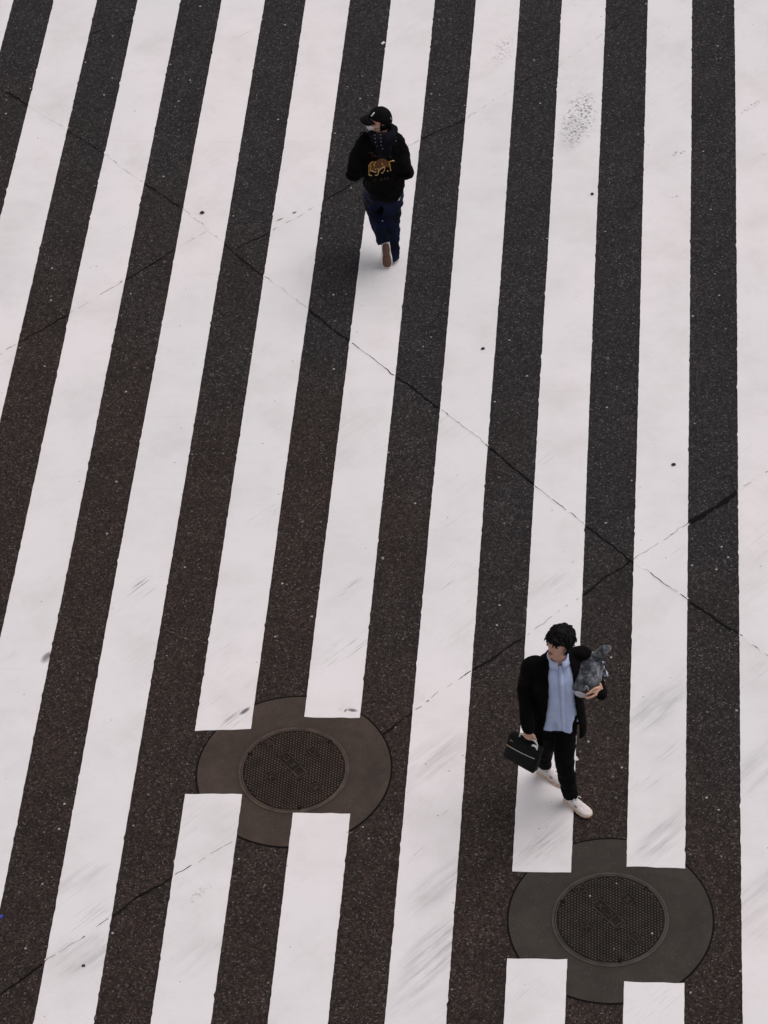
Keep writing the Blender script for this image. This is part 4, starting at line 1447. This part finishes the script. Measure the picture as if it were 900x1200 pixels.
gold = [[(250, 345), (195, 375), (150, 440), (146, 520), (150, 600), (152, 680)], [(196, 590), (190, 500), (200, 430)], [(790, 320), (720, 330), (660, 358), (685, 420), (703, 500), (718, 575)],
        [(320, 345), (278, 400), (292, 460)], [(480, 375), (508, 430)], [(560, 490), (552, 560), (520, 605)], [(400, 610), (380, 670)], [(410, 545), (440, 560)]]
for p_ in gold:
    under(jk, 'gold_stitch', threads([p_], 0.0050), M_GOLD, B1)
pale = [[(152, 680), (185, 700), (215, 705)], [(380, 675), (345, 700), (320, 695)], [(540, 475), (500, 498), (465, 520), (410, 560), (390, 600)], [(210, 575), (265, 597), (330, 612)], [(478, 630), (508, 630)], [(760, 310), (795, 320)], [(315, 535), (328, 535)], [(380, 522), (392, 530)], [(628, 580), (645, 590)]]
for p_ in pale:
    under(jk, 'pale_gold_stitch', threads([p_], 0.0056, 0.005), M_PALEGOLD, B1)
script = [[(150, 115), (270, 108)], [(245, 112), (250, 225)], [(300, 160), (300, 215)], [(330, 215), (315, 190), (330, 165), (345, 190), (330, 215)], [(390, 165), (390, 225)], [(390, 175), (425, 170), (430, 215)], [(590, 165), (640, 155)], [(660, 165), (650, 205), (690, 205)], [(700, 165), (700, 220), (740, 225)],
          [(265, 835), (300, 870)], [(280, 800), (320, 800)], [(440, 800), (440, 850)], [(480, 780), (480, 830), (510, 820)], [(560, 770), (565, 820)], [(600, 775), (650, 760)], [(625, 770), (630, 815)]]
for g_ in (script[0:2], script[2:4], script[4:6], script[6:7], script[7:8], script[8:9], script[9:11], script[11:13], script[13:14], script[14:]):
    under(jk, 'script_letter', threads(g_, 0.0045), M_DIMRUST, B1)
# white woven tag at the hip and a small bright rivet on the thigh
p, n_ = cast(bvT, 467.6, 232.5, 0.003)
if p is None:
    p, n_ = cast(bvJ, 467.0, 232.0, 0.003)
bm = bmesh.new()
u_ = n_.cross(UP).normalized(); v_ = u_.cross(n_)
slab(bm, p, (u_ + v_ * 0.4).normalized() * 0.012, (v_ - u_ * 0.4).normalized() * 0.019, n_ * 0.002)
under(tr, 'woven_tag', bm, M_WHITE, B1)
p, n_ = cast(bvT, 448.2, 258.7, 0.002)
if p:
    bm = bmesh.new(); ball(bm, p, Vector((0.007, 0, 0)), Vector((0, 0.007, 0)), UP * 0.007, 8, 6)
    under(tr, 'rivet', bm, M_ZIP, B1)
# shoes: the trailing one stands on its toe, sole to the camera
dv = (Vector((0, -0.22, -1)) * 1.0).normalized()
heel1 = toe1 - dv * 0.265
up1 = Vector((0, 1, -0.22)).normalized()
bm = bmesh.new(); bs = bmesh.new(); add_shoe(bm, bs, heel1, dv, 0.265, up1)
bk = bmesh.new(); tube(bk, [heel1 + dv * 0.05 + up1 * 0.060, aL - UP * 0.01, aL + UP * 0.06 + F1 * 0.02], [0.036, 0.040, 0.042], 14, round_ends=False)
obj('sock', bk, M_WHITE, who1, B1)
s1 = fused('shoe', bm, M_SHOE, who1, B1, 0.004, 2)
under(s1, 'sole', bs, M_WHITE, B1)
bm = bmesh.new(); s_ = dv.cross(up1).normalized(); rings = []
for t, w in ((0.03, 0.018), (0.07, 0.029), (0.25, 0.0335), (0.45, 0.0310), (0.62, 0.0390), (0.78, 0.0420), (0.90, 0.035), (0.97, 0.017)):
    c = heel1 + dv * (0.265 * t) + up1 * (0.12 * max(0, t - 0.72) ** 2)
    rings.append([c - s_ * w - up1 * 0.003, c + s_ * w - up1 * 0.003, c + s_ * w + up1 * 0.002, c - s_ * w + up1 * 0.002])
skin(bm, rings)
under(s1, 'tread', bm, M_GUM, B1)
heel2 = Vector((aR.x, aR.y - 0.035, 0.002))
bm = bmesh.new(); bs = bmesh.new(); add_shoe(bm, bs, heel2, F1, 0.265, UP)
s2 = fused('shoe', bm, M_SHOE, who1, B1, 0.004, 2)
under(s2, 'sole', bs, M_WHITE, B1)

# ------------------------------------------------------------------ litter
M_PAPER = cloth('paper', (0.72, 0.70, 0.69), 0.7, 0.08, 40)
M_BLUEP = plain('blue_plastic', (0.015, 0.035, 0.42), 0.35)
M_PEB = plain('dark_pebble', (0.028, 0.024, 0.024), 0.8)


def scrap(px, py, size, mat, label, name='paper_scrap', cat='litter', seed=0, z=0.0, group='paper scraps on the road'):
    c = at(px, py, z); rnd = random.Random(seed); bm = bmesh.new(); N = 7
    g = [[None] * (N + 1) for _ in range(N + 1)]; th = rnd.uniform(0, pi)
    for i in range(N + 1):
        for j in range(N + 1):
            a, b = i / N - .5, j / N - .5
            r = 1 + 0.35 * noise.noise((a * 3 + seed, b * 3, 0))
            x, y = a * size * r, b * size * 0.6 * r
            g[i][j] = bm.verts.new(c + Vector((x * cos(th) - y * sin(th), x * sin(th) + y * cos(th), 0.004 + 0.30 * size * abs(noise.noise((a * 4, b * 4, seed * 3.3))))))
    for i in range(N):
        for j in range(N):
            bm.faces.new((g[i][j], g[i + 1][j], g[i + 1][j + 1], g[i][j + 1]))
    o = obj(name, bm, mat, None, c, smooth=False)
    o.location = c
    s_ = o.modifiers.new('s', 'SOLIDIFY'); s_.thickness = 0.0012; s_.offset = 1
    return tag(o, label, cat, group)


scrap(449, 51, 0.050, M_PAPER, 'white crumpled paper scrap on asphalt beyond the man walking away', seed=3)
scrap(675.5, 889.5, 0.040, M_PAPER, "pale crumpled paper scrap on asphalt beside the briefcase man's leg", seed=5)
scrap(-0.5, 1075, 0.060, M_BLUEP, 'bright blue plastic scrap on asphalt at the left edge', name='plastic_scrap', seed=8, group=None) if False else None
o = scrap(0, 1075, 0.045, M_BLUEP, 'bright blue plastic scrap on asphalt at the left edge', name='plastic_scrap', seed=8)
del o['group']


def pebble(px, py, size, label, seed, z=0.008):
    c = at(px, py, z); bm = bmesh.new()
    ball(bm, c + UP * size * 0.22, Vector((size * 0.42, size * 0.1, 0)), Vector((-size * 0.1, size * 0.30, 0)), UP * size * 0.25, 12, 8, lambda d: d * (1 + 0.7 * noise.noise(d * 1.9 + Vector((seed, 0, 0)))))
    o = obj('stone_chip', bm, M_PEB, None, c, smooth=False); o.location = c
    return tag(o, label, 'stone chip', 'dark stone chips lying on the white stripes')


pebble(237, 250, 0.046, 'flat dark stone chip on the white stripe left of the man walking away', 1)
pebble(789.5, 545, 0.040, 'dark stone chip on a white stripe right above the thick slab crack', 2)
pebble(694, 228, 0.036, 'small dark stone chip on the white stripe below the black speckled stain', 3)
pebble(566, 409, 0.036, 'small dark stone chip on white stripe above the long diagonal slab joint', 4)
pebble(98, 1132, 0.030, 'tiny dark stone chip on the white stripe at the lower left corner', 5)

# ------------------------------------------------------------------ light
SD = Vector((-0.40, -0.24, -0.88)).normalized()
sun = bpy.data.lights.new('sun', 'SUN'); sun.energy = 1.5; sun.angle = radians(42); sun.color = (1.0, 0.955, 0.94)
so = bpy.data.objects.new('sun', sun); COL.objects.link(so); so.rotation_euler = SD.to_track_quat('-Z', 'Y').to_euler(); so.location = (6, 30, 30)
w = bpy.data.worlds.new('World'); scn.world = w; w.use_nodes = True
nt = w.node_tree; bg = nt.nodes['Background']
sky = nt.nodes.new('ShaderNodeTexSky'); sky.sky_type = 'NISHITA'; sky.sun_disc = False
sky.sun_elevation = math.asin(-SD.z); sky.sun_rotation = atan2(-SD.x, -SD.y)
hs = nt.nodes.new('ShaderNodeHueSaturation'); hs.inputs['Saturation'].default_value = 0.12
nt.links.new(sky.outputs[0], hs.inputs['Color']); nt.links.new(hs.outputs[0], bg.inputs['Color'])
bg.inputs['Strength'].default_value = 0.088
vs_ = scn.view_settings
vs_.view_transform = 'Standard'; vs_.look = 'None'; vs_.gamma = 1.0; vs_.use_curve_mapping = False; vs_.exposure = 0.17
